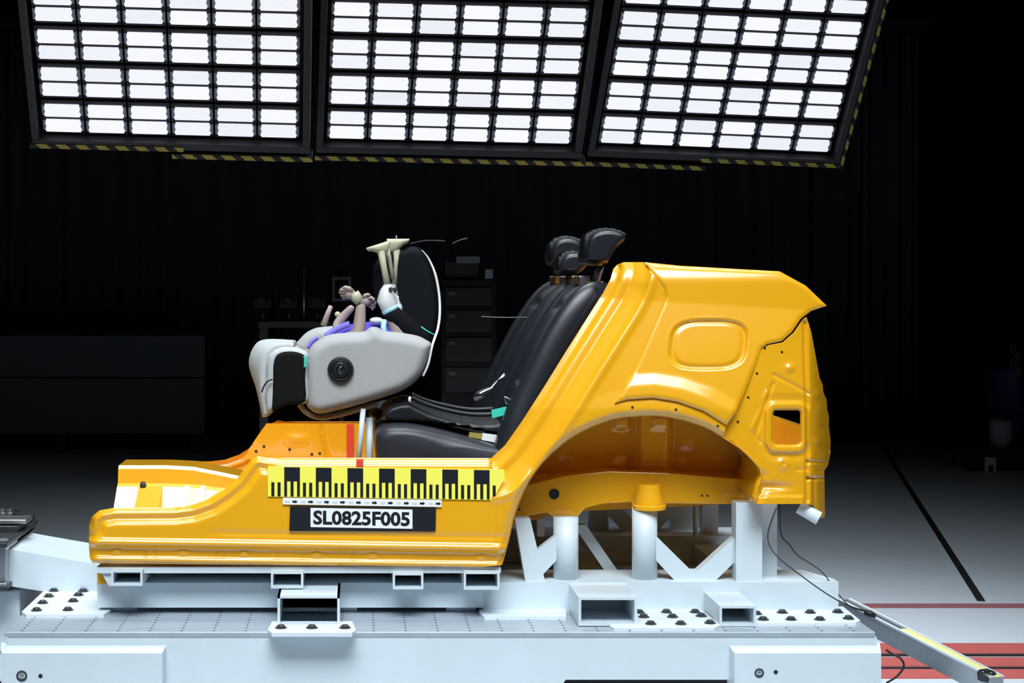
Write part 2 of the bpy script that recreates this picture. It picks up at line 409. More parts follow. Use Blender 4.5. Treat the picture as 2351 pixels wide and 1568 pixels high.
# right-hand clutter by the gate
t = thing('gas_drum', (at(2330, 0, 7.6).x, 7.6, 0), 'dark blue drum with yellow chain near the gate', 'drum')
c = Vector((at(2352, 0, 7.6).x+.06, 8.0, 0)); MB().lathe(c, (0, 0, 1), [(.22, 0), (.23, .02), (.22, .05), (.22, .35), (.23, .37), (.22, .39), (.22, .72), (.23, .74), (.21, .76), (.03, .76)], 28).build('barrel', BLUE, t)
for k in range(5):
    c2 = at(2326+(k % 2)*12, 800+k*17, 7.55); MB().tube([c2+Vector((.018*math.cos(q), 0, .03*math.sin(q))) for q in np.arange(0, 6.28, .6)], .007, 6, True).build('chain_link', OYEL, t)
bt = thing('water_canister', at(2298, 1028, 7.4)*1, 'grey rounded plastic canister beside the dark blue drum', 'canister')
pale = mat('canister_grey', (.55, .60, .70), .5)
c = at(2298, 1028, 7.4); MB().lathe(c, (0, 0, 1), [(.045, 0), (.07, .03), (.085, .07), (.085, .2), (.06, .215), (.02, .22)], 24).build('body', pale, bt)
MB().lathe(c+Vector((0, 0, .22)), (0, 0, 1), [(.03, 0), (.03, .03), (.0, .03)], 16).build('cap', DSTEEL, bt)
tr = thing('utility_cart', (c.x, 7.4, 0), 'dark ochre utility cart under the grey canister', 'cart')
MB().box((c.x-.32, 7.2, c.z-.04), (c.x+.16, 7.65, c.z), .006).build('tray', mat('cart_ochre', (.06, .045, .02), .6), tr)
for dx in (-.3, .12):
    for dy in (7.22, 7.6): MB().box((c.x+dx, dy, 0), (c.x+dx+.025, dy+.025, c.z-.03)).build('leg', DSTEEL, tr)
MB().box((c.x-.32, 7.215, .03), (c.x+.14, 7.235, c.z-.04)).build('side_panel', bpy.data.materials['cart_ochre'], tr)
pl = MB().pbox(2262, 1050, 2287, 1110, 7.19, 7.21, .002).build('notice_card', mat('card_white', (.75, .78, .85), .6), tr)
MB().pbox(2270, 1068, 2281, 1090, 7.186, 7.192).build('card_print', DSTEEL, pl)

# ------------------------------------------------------------------ light banks
PW, PH = 1.25/5.845, .6226/3
LWd, LHt = PW*.845, PH*.325
lamp_box = MB().box((-PW*.49, 0, -PH*.47), (PW*.49, .10, PH*.47), .004).mesh('lamp_body', LAMPB)
lm = MB()
pts = [(-LWd/2+.006, -LHt/2), (LWd/2-.006, -LHt/2), (LWd/2, -LHt/2+.012), (LWd/2-.007, -.004), (LWd/2-.002, LHt/2-.02), (LWd/2-.007, LHt/2), (-LWd/2+.007, LHt/2), (-LWd/2+.002, LHt/2-.02), (-LWd/2+.007, -.004), (-LWd/2, -LHt/2+.012)]
lm.xz(pts, -.012, 0); lens_me = lm.mesh('lens', LENS)
rf = MB().box((-LWd/2-.012, -.006, -LHt/2+.004), (LWd/2+.012, .0, LHt/2-.004), .002)
refl_me = rf.mesh('reflector', REFL)
rail_me = MB().box((-.5, 0, -.5), (.5, 1, .5)).mesh('bar', FRAME)
BANKS = [(-.2, 37.4, 1.8, -.918, 8.322, .962), (1.5, 36.6, 1.4, .492, 8.673, .962), (2.5, 35.8, 2.5, 1.953, 9.034, .959)]
BL = ['tilted bank of lamps in a dark frame, nearest to the low partition board', 'tilted bank of lamps hung between the two other lamp banks', 'tilted bank of lamps with hazard tape down its side, nearest the gate']
for bi, (ra, rb, rc, bx, bd, bz) in enumerate(BANKS):
    root = thing('light_bank', (bx, bd-CD, bz+CZ), BL[bi], 'light bank', 'overhead light banks')
    R = Matrix.Rotation(math.radians(ra), 4, 'Z') @ Matrix.Rotation(math.radians(rb), 4, 'X') @ Matrix.Rotation(math.radians(rc), 4, 'Y')
    root.rotation_euler = R.to_euler()
    x0 = -1.25/2; z0 = -.6226/2                           # lower left corner of the lens grid
    NR = 6
    for r in range(NR):
        for c in range(6):
            lamp = bpy.data.objects.new('lamp', lamp_box); COL.objects.link(lamp); lamp.parent = root
            cx = x0+LWd/2+c*PW; cz = z0+PH*.375+r*PH
            lamp.location = (cx, .02, cz)
            for s in (-1, 1):
                o = bpy.data.objects.new('lens', lens_me); COL.objects.link(o); o.parent = lamp; o.location = (0, -.001, s*PH*.21-.001)
                o = bpy.data.objects.new('reflector', refl_me); COL.objects.link(o); o.parent = lamp; o.location = (0, -.001, s*PH*.21-.001)
    def bar(name, xa, xb, za, zb, ya, yb, m=FRAME):
        o = MB().box((xa, ya, za), (xb, yb, zb), .003).mesh(name, m); q = bpy.data.objects.new(name, o); COL.objects.link(q); q.parent = root; return q
    X0, X1 = x0-.032, -x0+.032; Z0 = z0-.030; Z1 = z0+NR*PH+.04
    bar('frame_side', X0-.035, X0, Z0, Z1, -.03, .10); bar('frame_side', X1, X1+.035, Z0, Z1, -.03, .10)
    bar('frame_end', X0-.035, X1+.035, Z0-.04, Z0, -.03, .10); bar('frame_end', X0-.035, X1+.035, Z1, Z1+.04, -.03, .10)
    bar('back_plate', X0, X1, Z0, Z1, .13, .14, LAMPB)
    for s in (-.8, .8): bar('hanger', s*.5-.02, s*.5+.02, Z1+.04, Z1+1.6, .03, .08, DSTEEL)
    def tape(xa, xb, zc, h=.027):
        bar('hazard_tape', xa, xb, z0+zc-h/2, z0+zc+h/2, -.038, -.032, HAZ); bar('tape_rail', xa, xb, z0+zc-h/2, z0+zc+h/2, -.032, .04)
    if bi == 0: tape(X0-.045, X0+.72, -.062, .025); tape(X0+.66, X1+.05, -.102)
    if bi == 1: tape(X0-.04, X1+.06, -.098)
    if bi == 2: tape(X0-.06, X0+.62, -.112); tape(X0+.58, X1+.05, -.062, .025); bar('hazard_tape', X1+.037, X1+.055, Z0-.05, Z1-.30, -.038, -.032, HAZ); bar('tape_rail', X1+.037, X1+.055, Z0-.04, Z1, -.032, .04)

# ------------------------------------------------------------------ test sled
YS, ZD = -.20, .33
bolt_me = MB().lathe((0, 0, 0), (0, 0, 1), [(.019, 0), (.019, .003), (.0135, .0032), (.0125, .009), (.008, .0115)], 10).mesh('bolt', BOLT)
sl = thing('test_sled', (.265, .75, .0), 'long white steel sled with grey perforated deck carrying the yellow car body', 'test sled')
xl, xr = at(10, 0, YS).x, at(2010, 0, YS).x
MB().box((xl, YS, ZD-.016), (xr, 1.72, ZD), .003).build('deck', DECK, sl)
xm = at(1270, 0, YS).x; m_ = MB().xz([(xl+.01, .12), (xm, .12), (xm+.04, .178), (xr+.005, .178), (xr+.005, ZD-.016), (xl+.01, ZD-.016)], YS+.004, 1.70); m_.build('body', WHT, sl)
m_ = MB()
for i in range(28):
    x = at(272, 0, -.17).x+(i-4)*.1015
    if not xl+.02 < x < xr-.02: continue
    for j in range(9):
        y = -.182+j*.042
        m_.add([(x+.0045*math.cos(q), y+.0045*math.sin(q), ZD+.0006) for q in np.arange(6)*math.pi/3], [tuple(range(6))])
o = m_.build('deck_holes', RUB, sl); o['kind'] = 'stuff'
def block(x0, x1, name='end_block'):
    a, b = at(x0, 1476, YS).x, at(x1, 1476, YS).x
    zt = at(0, 1478, YS).z
    m = MB(); Yf = YS-.035; z2 = zt-.022; zb = .03
    # bevelled block standing proud of the sled side
    v = [(a, YS+.02, zt), (b, YS+.02, zt), (b, YS+.02, zb), (a, YS+.02, zb), (a+.012, Yf, z2), (b-.012, Yf, z2), (b-.012, Yf, zb), (a+.012, Yf, zb)]
    m.add(v, [(4, 7, 6, 5), (0, 4, 5, 1), (1, 5, 6, 2), (0, 3, 7, 4), (3, 2, 6, 7), (0, 1, 2, 3)])
    return fix_normals(m.build(name, WHT, sl))
b1 = block(0, 384); b2 = block(1672, 2024)
def hole(px, py, r, par, ring=True):
    c = at(px, py, YS-.035); rr = r/740
    if ring: MB().lathe(c, (0, -1, 0), [(rr*.95, -.004), (rr, .0015), (rr*.62, .0015), (rr*.55, -.004)], 20).build('socket', BOLT, par); MB().lathe(c+Vector((0, 0, 0)), (0, -1, 0), [(rr*.45, -.003), (rr*.42, .0035), (rr*.2, .004)], 12).build('screw', STEEL, par)
    else: MB().lathe(c, (0, -1, 0), [(rr, -.003), (rr, .001), (rr*.4, .0012)], 12).build('pin_hole', RUB, par)
hole(50, 1552, 13, b1); hole(93, 1552, 5, b1, False); hole(1743, 1545, 11, b2); hole(1781, 1543, 5, b2, False)
for x in (-.8, 1.3):
    for y in (.64, 1.07): MB().box((x-.12, y-.05, .006), (x+.12, y+.05, .19), .005).build('slide_shoe', DSTEEL, sl)
# bolted plates on the deck
def plate(pts, zt, bolts, name='bolted_plate'):          # pts: pixel corners on the plate's top face
    P = []
    for x, y in pts:
        d = (CZ-zt)*F/(y-CY); P.append(((x-CX)/F*d, d-CD))
    n = len(P); m = MB(); A = sum(P[i][0]*P[(i+1) % n][1]-P[(i+1) % n][0]*P[i][1] for i in range(n))
    if A < 0: P = P[::-1]
    v = [(x, y, ZD) for x, y in P]+[(x, y, zt) for x, y in P]
    m.add(v, [tuple(range(n))[::-1], tuple(range(n, 2*n))]+[(i, (i+1) % n, (i+1) % n+n, i+n) for i in range(n)])
    o = m.build(name, WHT2, sl)
    for x, y in bolts:
        d = (CZ-zt)*F/(y-CY); b = link('bolt', bolt_me, o, ((x-CX)/F*d, d-CD, zt))
    return o
plate([(50, 1404), (60, 1411), (238, 1411), (252, 1402), (292, 1352), (112, 1346)], ZD+.010, [(124, 1357), (191, 1358), (112, 1370), (180, 1367), (98, 1385), (168, 1381), (156, 1401), (84, 1402)])
plate([(1400, 1437), (1410, 1442), (1640, 1442), (1655, 1434), (1600, 1392), (1430, 1392)], ZD+.008, [(1468, 1407), (1530, 1406), (1596, 1406), (1478, 1417), (1544, 1417), (1610, 1415), (1494, 1433), (1563, 1433), (1630, 1431)])
plate([(1735, 1431), (1965, 1430), (1975, 1424), (1935, 1392), (1700, 1392)], ZD+.008, [(1737, 1410), (1796, 1407), (1860, 1407), (1923, 1406), (1752, 1423), (1816, 1423), (1882, 1423), (1948, 1421)])
plate([(1100, 1404), (1112, 1416), (1300, 1416), (1300, 1396), (1100, 1396)], ZD+.010, [])

# ------------------------------------------------------------------ mounting frame between sled and car
mf = thing('mounting_frame', (.3, .75, ZD), 'white welded steel frame with posts and braces holding up the yellow car body', 'steel frame')
MB().box((at(222, 0, .02).x, .02, .478), (at(1150, 0, .02).x, 1.46, .497)).build('top_plate', WHT, mf)
MB().prism([(222, 1338), (1110, 1338), (1110, 1395), (225, 1395)], .10, .22).build('side_beam', WHT, mf)
bm_ = MB(); q0 = at(222, 1338, .10); q1 = at(1110, 1395, .10); bm_.box((q0.x, 1.26, q1.z), (q1.x, 1.38, q0.z)); bm_.build('side_beam', WHT, mf)
MB().box((q0.x, .6, q1.z), (q0.x+.12, .9, q0.z+.04)).build('cross_member', WHT, mf)
for x in (q0.x+.03, -.1, .3): MB().box((x, .14, ZD), (x+.1, .2, q1.z+.01)).build('spacer', WHT, mf)
for x0, y0, x1, y1 in [(255, 1309, 327, 1345), (622, 1313, 696, 1351), (902, 1316, 972, 1353), (1065, 1313, 1147, 1354)]:
    MB().hollow(x0, y0, x1, y1, -.02, 1.42, .007).build('cross_tube', WHT, mf)
MB().prism([(225, 1302), (250, 1302), (262, 1345), (250, 1345)], .03, .05).build('gusset', WHT, mf)
# centre bracket with its own foot plate
o = MB(); a = at(637, 1368, -.13); b = at(780, 1436, -.13)
o.box((a.x, -.13, b.z), (a.x+.008, .11, a.z)); o.box((b.x-.008, -.13, b.z), (b.x, .11, a.z)); o.box((a.x, -.13, a.z-.008), (b.x, .11, a.z)); o.box((a.x+.008, .10, b.z), (b.x-.008, .11, a.z-.008))
br = o.build('bracket', WHT, mf)
def fp(pts, z0, z1):
    P = []
    for x, y in pts:
        d = (CZ-z1)*F/(y-CY); P.append(((x-CX)/F*d, d-CD))
    n = len(P); A = sum(P[i][0]*P[(i+1) % n][1]-P[(i+1) % n][0]*P[i][1] for i in range(n))
    if A < 0: P = P[::-1]
    m = MB(); m.add([(x, y, z0) for x, y in P]+[(x, y, z1) for x, y in P], [tuple(range(n))[::-1], tuple(range(n, 2*n))]+[(i, (i+1) % n, (i+1) % n+n, i+n) for i in range(n)])
    return m
ft = fp([(615, 1446), (624, 1453), (808, 1453), (817, 1446), (808, 1426), (625, 1426)], ZD, ZD+.012).build('foot_plate', WHT2, mf)
for x, y in [(645, 1442), (716, 1442), (792, 1442)]:
    d = (CZ-ZD-.012)*F/(y-CY); link('bolt', bolt_me, ft, ((x-CX)/F*d, d-CD, ZD+.012))
# base beams (near and far) with posts, braces
def stand(mir):
    def Y(a, b): return (a, b) if not mir else (1.5-a, 1.5-b)
    def P(m, pts, a, b):
        Q = [at(x, y, a) for x, y in pts]; ya, yb = Y(a, b); return m.xz([(p.x, p.z) for p in Q], min(ya, yb), max(ya, yb))
    zt = at(0, 1336, .12).z
    xa, xb = at(1108, 0, .12).x, at(1925, 0, .12).x
    ya, yb = sorted(Y(.05, .32)); m = MB()
    V = [(xa, .12), (xb, .12), (xb-.0, .18), (xb-.06, .36), (xa, .36)]
    V = [(x, Y(y, 0)[0]) for x, y in V]
    if mir: V = V[::-1]
    n = len(V); m.add([(x, y, ZD) for x, y in V]+[(x, y, zt) for x, y in V], [tuple(range(n))[::-1], tuple(range(n, 2*n))]+[(i, (i+1) % n, (i+1) % n+n, i+n) for i in range(n)])
    m.build('base_beam', WHT, mf)
    for px, pt in ((1299, 1186), (1480, 1163)):
        c = at(px, 1320, .19); t_ = at(px, pt, .19); y = Y(.19, 0)[0]
        MB().cyl((c.x, y, zt-.002), (c.x, y, t_.z), .0425, 28).build('round_post', WHT, mf)
    P(MB(), [(1690, 1154), (1750, 1154), (1750, 1337), (1690, 1337)], .13, .20).build('box_post', WHT, mf)
    P(MB(), [(1742, 1154), (1784, 1154), (1784, 1324), (1742, 1324)], .24, .31).build('box_post', WHT, mf)
    P(MB(), [(1182, 1190), (1217, 1190), (1252, 1337), (1207, 1337)], .13, .19).build('slanted_post', WHT, mf)
    P(MB(), [(1230, 1266), (1278, 1228), (1278, 1286), (1232, 1334), (1222, 1334)], .16, .20).build('brace', WHT, mf)
    P(MB(), [(1506, 1230), (1588, 1311), (1602, 1311), (1692, 1229), (1692, 1285), (1642, 1334), (1550, 1334), (1506, 1286)], .16, .21).build('brace', WHT, mf)
stand(False); stand(True)
MB().hollow(1328, 1371, 1463, 1437, -.12, .2, .009).build('socket_tube', WHT, mf)
MB().hollow(1652, 1391, 1736, 1438, -.12, .12, .008).build('socket_tube', WHT, mf)
a = at(1560, 1300, .32); MB().box((at(1300, 0, .4).x, .32, ZD), (at(1330, 0, .4).x+.1, 1.2, .40)).build('cross_member', WHT, mf)
MB().box((at(1700, 0, .3).x, .32, ZD), (at(1700, 0, .3).x+.1, 1.2, .40)).build('cross_member', WHT, mf)
c = at(1597, 1232, .9); MB().cyl(c, at(1597, 1140, .9), .010, 12).build('drop_rod', WHT, mf)
a = at(1232, 1190, .5); MB().prism([(1233, 1190), (1250, 1190), (1250, 1232), (1233, 1232)], .5, .53).build('tag_plate', LABW, mf)
P_ = [at(1340, 1190, .5), at(1420, 1320, .5)]
MB().prism([(1316, 1205), (1345, 1205), (1425, 1320), (1395, 1320)], .42, .46).build('diagonal', WHT, mf)

# ------------------------------------------------------------------ yellow car body section
car = thing('car_body_section', (.35, .75, .50), 'cut yellow car body shell with open door sill and rear wheel arch', 'car body')
TOP = [(205, 1205), (211, 1186), (228, 1172), (262, 1166), (400, 1165), (440, 1160), (480, 1146), (515, 1124), (545, 1098), (564, 1072), (577, 1054), (592, 1047), (612, 1051), (800, 1051), (1128, 1052)]
PIL = [(1128, 1052), (1160, 1022), (1200, 965), (1250, 887), (1300, 806), (1345, 735), (1385, 672), (1402, 640), (1408, 618)]
GAPV = [(1478, 602), (1503, 634), (1524, 662), (1528, 682), (1500, 748), (1462, 836), (1428, 900), (1412, 925)]
GAPH = [(1412, 925), (1440, 917), (1500, 913), (1555, 922), (1615, 943), (1668, 976)]
ARCH = [(1660, 1003), (1620, 980), (1560, 961), (1500, 953), (1440, 956), (1400, 963), (1340, 987), (1290, 1019), (1240, 1067), (1205, 1120), (1180, 1180), (1166, 1240), (1150, 1298)]
ARCH = [tuple(p) for p in spline(ARCH, 4)]
SIDE = [(204, 1250)]+TOP+PIL[1:]+[(1418, 607), (1432, 602)]+GAPV+GAPH[1:]+ARCH+[(1100, 1302), (800, 1299), (500, 1296), (212, 1293), (206, 1280)]
ARCHF = ARCH[::-1]+[(1700, 1028), (1722, 1047), (1748, 1075), (1752, 1092), (1742, 1120), (1735, 1156)]
def ybase(P):
    x, y = P[:, 0], P[:, 1]
    c = 692+.06*(x-1530)
    t_ = np.clip((940-y)/(940-c), 0, 1); lo = .068*t_**1.15
    lo = lo+.00010*np.clip(c-y, 0, None)+.000012*np.clip(652-y, 0, None)**2
    lo += .05*np.clip((x-1560)/400, 0, None)**2
    return lo
def prof(u, tab):
    a = np.array(tab); return np.interp(u, a[:, 0], a[:, 1])
def smooth_prof(u, tab, w=4):
    return sum(prof(u+k, tab) for k in (-w, -w/2, 0, w/2, w))/5
def yside(P):
    x, y = P[:, 0], P[:, 1]; Y = ybase(P)
    u1 = pdist(P, PIL); u2 = pdist(P, TOP)
    pil = smooth_prof(u1, [(0, .072), (15, .066), (21, .048), (30, .042), (47, .043), (53, .034), (80, .010), (88, -.006), (95, -.007), (108, 0), (400, 0)], 2)
    sill = smooth_prof(u2, [(0, .030), (7, .022), (14, .004), (22, 0), (400, 0)], 3)
    fr = smooth_prof(u2, [(0, .040), (10, .016), (16, .014), (21, .022), (28, .020), (36, .002), (44, 0), (400, 0)], 3)
    a = sstep(600, 650, x); b = sstep(1085, 1190, x)
    lowp = 1-sstep(1100, 1230, y)*sstep(1100, 1160, x)
    Y = Y+fr*(1-a)+np.where(x < 1128, sill*a, np.minimum(pil, sill+1)*lowp)*np.where(x < 1128, 1, 1)
    d3 = pdist(P, ARCH); Y += smooth_prof(d3, [(0, .014), (5, .006), (11, -.004), (26, -.004), (60, 0), (999, 0)], 3)*(x > 1140)
    v = y-(1240+14*(x-205)/940)
    Y += smooth_prof(v, [(-999, 0), (-6, 0), (0, -.010), (8, -.012), (13, .004), (18, .012), (36, .012), (40, .002), (46, .002), (52, .016), (99, .02)], 1.5)
    Y += smooth_prof(v, [(-999, 0), (-28, 0), (-24, .003), (-18, .003), (-14, 0), (99, 0)], 2)*sstep(460, 520, x)
    for bx in (268, 421, 560, 727, 855, 1105): Y += -.006*np.exp(-(((x-bx)/9)**2+((v-26)/5)**2))
    for bx in (333, 356, 497, 512, 636, 694, 812): Y += .0025*np.exp(-((x-bx)/2.5)**2)*sstep(14, 18, v)*(1-sstep(36, 40, v))
    Y += .03*np.clip((224-x)/20, 0, 1)**2
    # swage running down ahead of the wheel arch
    dl = pdist(P, [(1136, 1100), (1150, 1130), (1142, 1200), (1128, 1262)]); Y += -.004*np.exp(-(dl/14)**2)
    return Y
side_mb = sheet(SIDE, yside, (), 4.2, .006)
QUART = [(1480, 602), (1560, 610), (1700, 618), (1790, 623), (1850, 656), (1898, 702), (1862, 714), (1838, 732), (1818, 762), (1795, 783), (1762, 790), (1748, 800), (1736, 835), (1712, 895), (1690, 945), (1668, 976)]+GAPH[::-1][1:]+GAPV[::-1][1:-1]
def yquart(P):
    x, y = P[:, 0], P[:, 1]; Y = ybase(P)-.006
    d = pdist(P, QUART, True); Y += .007*(1-np.clip(d/9, 0, 1))**2
    dx = (x-(1626+.10*(791-y)))/90; dy = (y-791)/58
    g = (np.abs(dx)**3.4+np.abs(dy)**3.4)**(1/3.4)
    Y += smooth_prof(g*100, [(0, .004), (80, .005), (88, .011), (94, .011), (101, -.002), (106, 0), (999, 0)], 2)
    da = pdist(P, GAPH); Y += -.012*(1-sstep(25, 62, da))
    return Y
quart_mb = sheet(QUART, yquart, (), 4.5, .006)
REAR = [(1748, 802), (1765, 792), (1797, 786), (1822, 764), (1843, 734), (1852, 728), (1862, 760), (1875, 830), (1882, 868), (1889, 884), (1890, 900), (1898, 918), (1899, 940), (1903, 955), (1903, 980), (1907, 1010), (1906, 1045), (1901, 1068), (1892, 1082), (1893, 1100), (1894, 1186), (1886, 1190), (1876, 1172), (1866, 1160), (1850, 1157), (1735, 1157), (1742, 1120), (1752, 1092), (1748, 1075), (1720, 1046), (1680, 1012), (1661, 1004), (1668, 977), (1690, 945), (1712, 895), (1736, 835)]
RH = [(1779, 942), (1834, 942), (1838, 947), (1838, 1014), (1832, 1020), (1812, 1021), (1780, 1020), (1775, 1012), (1775, 948)]
def yrear(P):
    x, y = P[:, 0], P[:, 1]
    Y = .028+.05*np.clip((x-1660)/240, 0, 1)**2+.00006*np.clip(x-1846, 0, None)**2
    Y += .02*sstep(960, 740, y)
    h = pdist(P, RH, True); inn = inside(P, RH)
    Y += smooth_prof(h, [(0, .006), (4, -.008), (16, -.009), (21, .004), (28, .004), (40, 0), (999, 0)], 1.5)
    for line, amp, wd in [([(1776, 860), (1800, 872), (1860, 905)], .004, 3), ([(1775, 880), (1760, 925), (1735, 1000), (1745, 1015)], .004, 3), ([(1848, 740), (1850, 860), (1853, 920), (1853, 1150)], .010, 4), ([(1760, 900), (1745, 945), (1725, 985)], -.003, 4), ([(1853, 1060), (1893, 1062)], .008, 3), ([(1830, 1078), (1853, 1078)], .003, 3), ([(1868, 1100), (1870, 1185)], .006, 4), ([(1853, 1098), (1893, 1098)], .012, 3)]:
        Y += 1.6*amp*np.exp(-(pdist(P, line)/wd)**2)
    for bx, by, r, amp in [(1799, 1065, 12, -.006), (1799, 1065, 5, .006), (1813, 845, 9, -.005), (1875, 1014, 9, -.008), (1885, 940, 10, -.008), (1878, 905, 8, -.006), (1888, 985, 8, .008), (1890, 1050, 9, -.008), (1883, 1080, 8, .008), (1812, 1000, 8, 0)]:
        Y += (1.7 if bx < 1860 else .9)*amp*np.exp(-(((x-bx)**2+(y-by)**2)/r**2))
    d = pdist(P, [(1752, 1092), (1748, 1130), (1735, 1157)]); Y += .010*np.exp(-(d/9)**2)
    Y += .014*np.exp(-((y-1118)/9)**2)*sstep(1845, 1760, x)*sstep(1735, 1760, x)     # wedge-shaped pressing
    Y += -.010*sstep(1136, 1142, y)*(x < 1846)
    return Y
rear_mb = sheet(REAR, yrear, [RH], 3.5, .005)
def mirrored(mb):
    m = MB(); m.v = [(x, 1.5-y, z) for x, y, z in mb.v]; m.f = [tuple(f[::-1]) for f in mb.f]; m.sm = mb.sm; return m
fixn = lambda o: fix_normals(o)
for far in (0, 1):
    for nm, mb in (('side_panel', side_mb), ('quarter_panel', quart_mb), ('rear_corner_panel', rear_mb)):
        o = fixn((mirrored(mb) if far else mb).build(nm, YEL, car))
        if far:                                          # the far side is cut off lower, below the seat back's top
            bm = bmesh.new(); bm.from_mesh(o.data); bmesh.ops.bisect_plane(bm, geom=bm.verts[:]+bm.edges[:]+bm.faces[:], plane_co=(0, 0, 1.36-ORI[car.name].z), plane_no=(0, 0, 1), clear_outer=True); bm.to_mesh(o.data); bm.free()
# inner faces of the body
def wheelhouse(mir):
    f = (lambda y: 1.5-y) if mir else (lambda y: y)
    A = resample(ARCHF, 14, False); rows = []
    for t in np.linspace(0, 1, 7):
        row = []
        for x, y in A:
            p = at(x, y, .02); p.y = f(.02+.34*t); p.z += .012*math.sin(t*math.pi/2)+.001; row.append(p)
        rows.append(row)
    o = MB().grid(rows).build('wheelhouse_liner', YEL, car); so = o.modifiers.new('thickness', 'SOLIDIFY'); so.thickness = .004; so.offset = 1 if mir else -1
    Wo = [(1145, 1215), (1172, 1100), (1215, 1035), (1275, 985), (1330, 952), (1395, 930), (1500, 918), (1565, 926), (1645, 950), (1715, 995), (1775, 1050), (1775, 1150), (1700, 1156), (1300, 1175)]
    def yw(P):
        x, y = P[:, 0], P[:, 1]; Y = np.full(len(P), .35)
        Y += -.05*sstep(1462, 1474, x)*(1-sstep(1532, 1544, x))
        for tx, ty, hw, hh in ((1428, 970, 16, 12), (1518, 970, 18, 13), (1426, 1068, 14, 12)): Y += -.022*((np.abs(x-tx) < hw) & (np.abs(y-ty) < hh))
        for cx_, cy_ in ((1300, 1045), (1575, 1020), (1560, 1062), (1640, 1060)): Y += -.008*np.exp(-(((x-cx_)/12)**2+((y-cy_)/8)**2))
        Y += .012*np.exp(-((y-(1080+.03*np.abs(x-1450)))/5)**2)
        return Y
    mb = sheet(Wo, yw, (), 8, .004); fixn((mirrored(mb) if mir else mb).build('wheelhouse_wall', YEL, car))
    R_ = [(1158, 1194), (1215, 1184), (1256, 1177), (1274, 1190), (1310, 1193), (1328, 1185), (1345, 1166), (1380, 1157), (1450, 1153), (1452, 1166), (1528, 1166), (1530, 1156), (1742, 1158), (1746, 1106), (1700, 1100), (1530, 1086), (1400, 1082), (1300, 1092), (1200, 1116)]
    Q = [at(x, y, .24) for x, y in R_]; m = MB(); ya, yb = sorted((f(.24), f(.40))); m.xz([(p.x, p.z) for p in Q], ya, yb)
    o = m.build('frame_rail', YEL, car); bv = o.modifiers.new('bevel', 'BEVEL'); bv.width = .008; bv.segments = 2; bv.limit_method = 'ANGLE'
    if not mir:
        c = at(1272, 1134, .24); MB().lathe(c, (0, -1, 0), [(.016, -.002), (.018, .003), (.013, .004), (.012, .001)], 20).build('locating_hole', RUB, car)
        for hx, hy in ((1612, 1138), (1624, 1138), (1192, 1170), (1496, 1140)): MB().lathe(at(hx, hy, .24), (0, -1, 0), [(.004, -.002), (.004, .001), (.001, .0012)], 8).build('small_hole', RUB, car)
    c = at(1490, 1150, .19); cup = MB().lathe((c.x, f(.19), at(0, 1170, .17).z), (0, 0, 1), [(.057, 0), (.057, .012), (.050, .016), (.048, .03), (.044, .05), (.038, .085)], 24)
    o = cup.build('post_cup', YEL, car)
wheelhouse(False); wheelhouse(True)
# floor pan, tunnel, rear floor, rear cross panel, seat riser
ZF = .585
MB().box((-.872, .04, ZF-.01), (.44, 1.46, ZF)).build('floor_pan', YEL, car)
tun = []
XT = at(276, 1066, .68).x
for x, k in ((XT, 1), (-.70, 1), (-.60, .97), (-.50, .86), (-.38, .72), (.2, .6)):
    zt = ZF+(.762-ZF)*k; zm = ZF+(.700-ZF)*k
    tun.append([(x, .40, ZF), (x, .50, ZF+.03), (x, .600, zm-.01), (x, .622, zm), (x, .632, zt-.010), (x, .645, zt), (x, .84, zt), (x, .86, zt-.012), (x, .90, zm), (x, 1.0, ZF+.03), (x, 1.1, ZF)])
o = MB().grid(tun, False).build('centre_tunnel', YEL, car); so = o.modifiers.new('thickness', 'SOLIDIFY'); so.thickness = .006; so.offset = 0
m_ = MB(); a = at(300, 1160, .42)
m_.add([(-.80, .40, ZF), (-.69, .40, ZF), (-.69, .56, ZF), (-.80, .56, ZF), (-.785, .41, ZF+.055), (-.70, .41, ZF+.055), (-.70, .54, ZF+.115), (-.785, .54, ZF+.115)], [(0, 3, 2, 1), (4, 5, 6, 7), (0, 1, 5, 4), (1, 2, 6, 5), (2, 3, 7, 6), (3, 0, 4, 7)])
sb = m_.build('seat_mount', YEL, car)
MB().lathe((-.72, .405, ZF+.035), (0, -1, 0), [(.009, 0), (.009, .003), (.002, .0032)], 12).build('mount_hole', RUB, sb)
MB().lathe((-.77, .54, ZF+.113), (0, 0, 1), [(.012, 0), (.012, .01), (.006, .02)], 8).build('stud', DSTEEL, sb)
for xx in (-.625, -.565):
    zt_ = ZF+(.700-ZF)*.97-.012; V = [(x_, y_+dy, z_+dz) for y_, z_ in ((.49, ZF+.02), (.596, zt_)) for x_ in (xx, xx+.016) for dy, dz in ((0, 0), (-.012, .014))]
    fixn(MB().add(V, [(0, 1, 3, 2), (4, 6, 7, 5), (0, 4, 5, 1), (2, 3, 7, 6), (0, 2, 6, 4), (1, 5, 7, 3)]).build('stiffener', YEL, car))
MB().box((.06, .05, ZF), (.11, 1.45, .73), .006).build('seat_riser', YEL, car)
MB().box((.11, .05, .70), (.52, 1.45, .715)).build('rear_seat_pan', YEL, car)
MB().box((.5, .28, .72), (1.50, 1.22, .735)).build('boot_floor', YEL, car)
MB().box((1.50, .12, .715), (1.525, 1.38, .95), .008).build('rear_cross_panel', YEL, car)
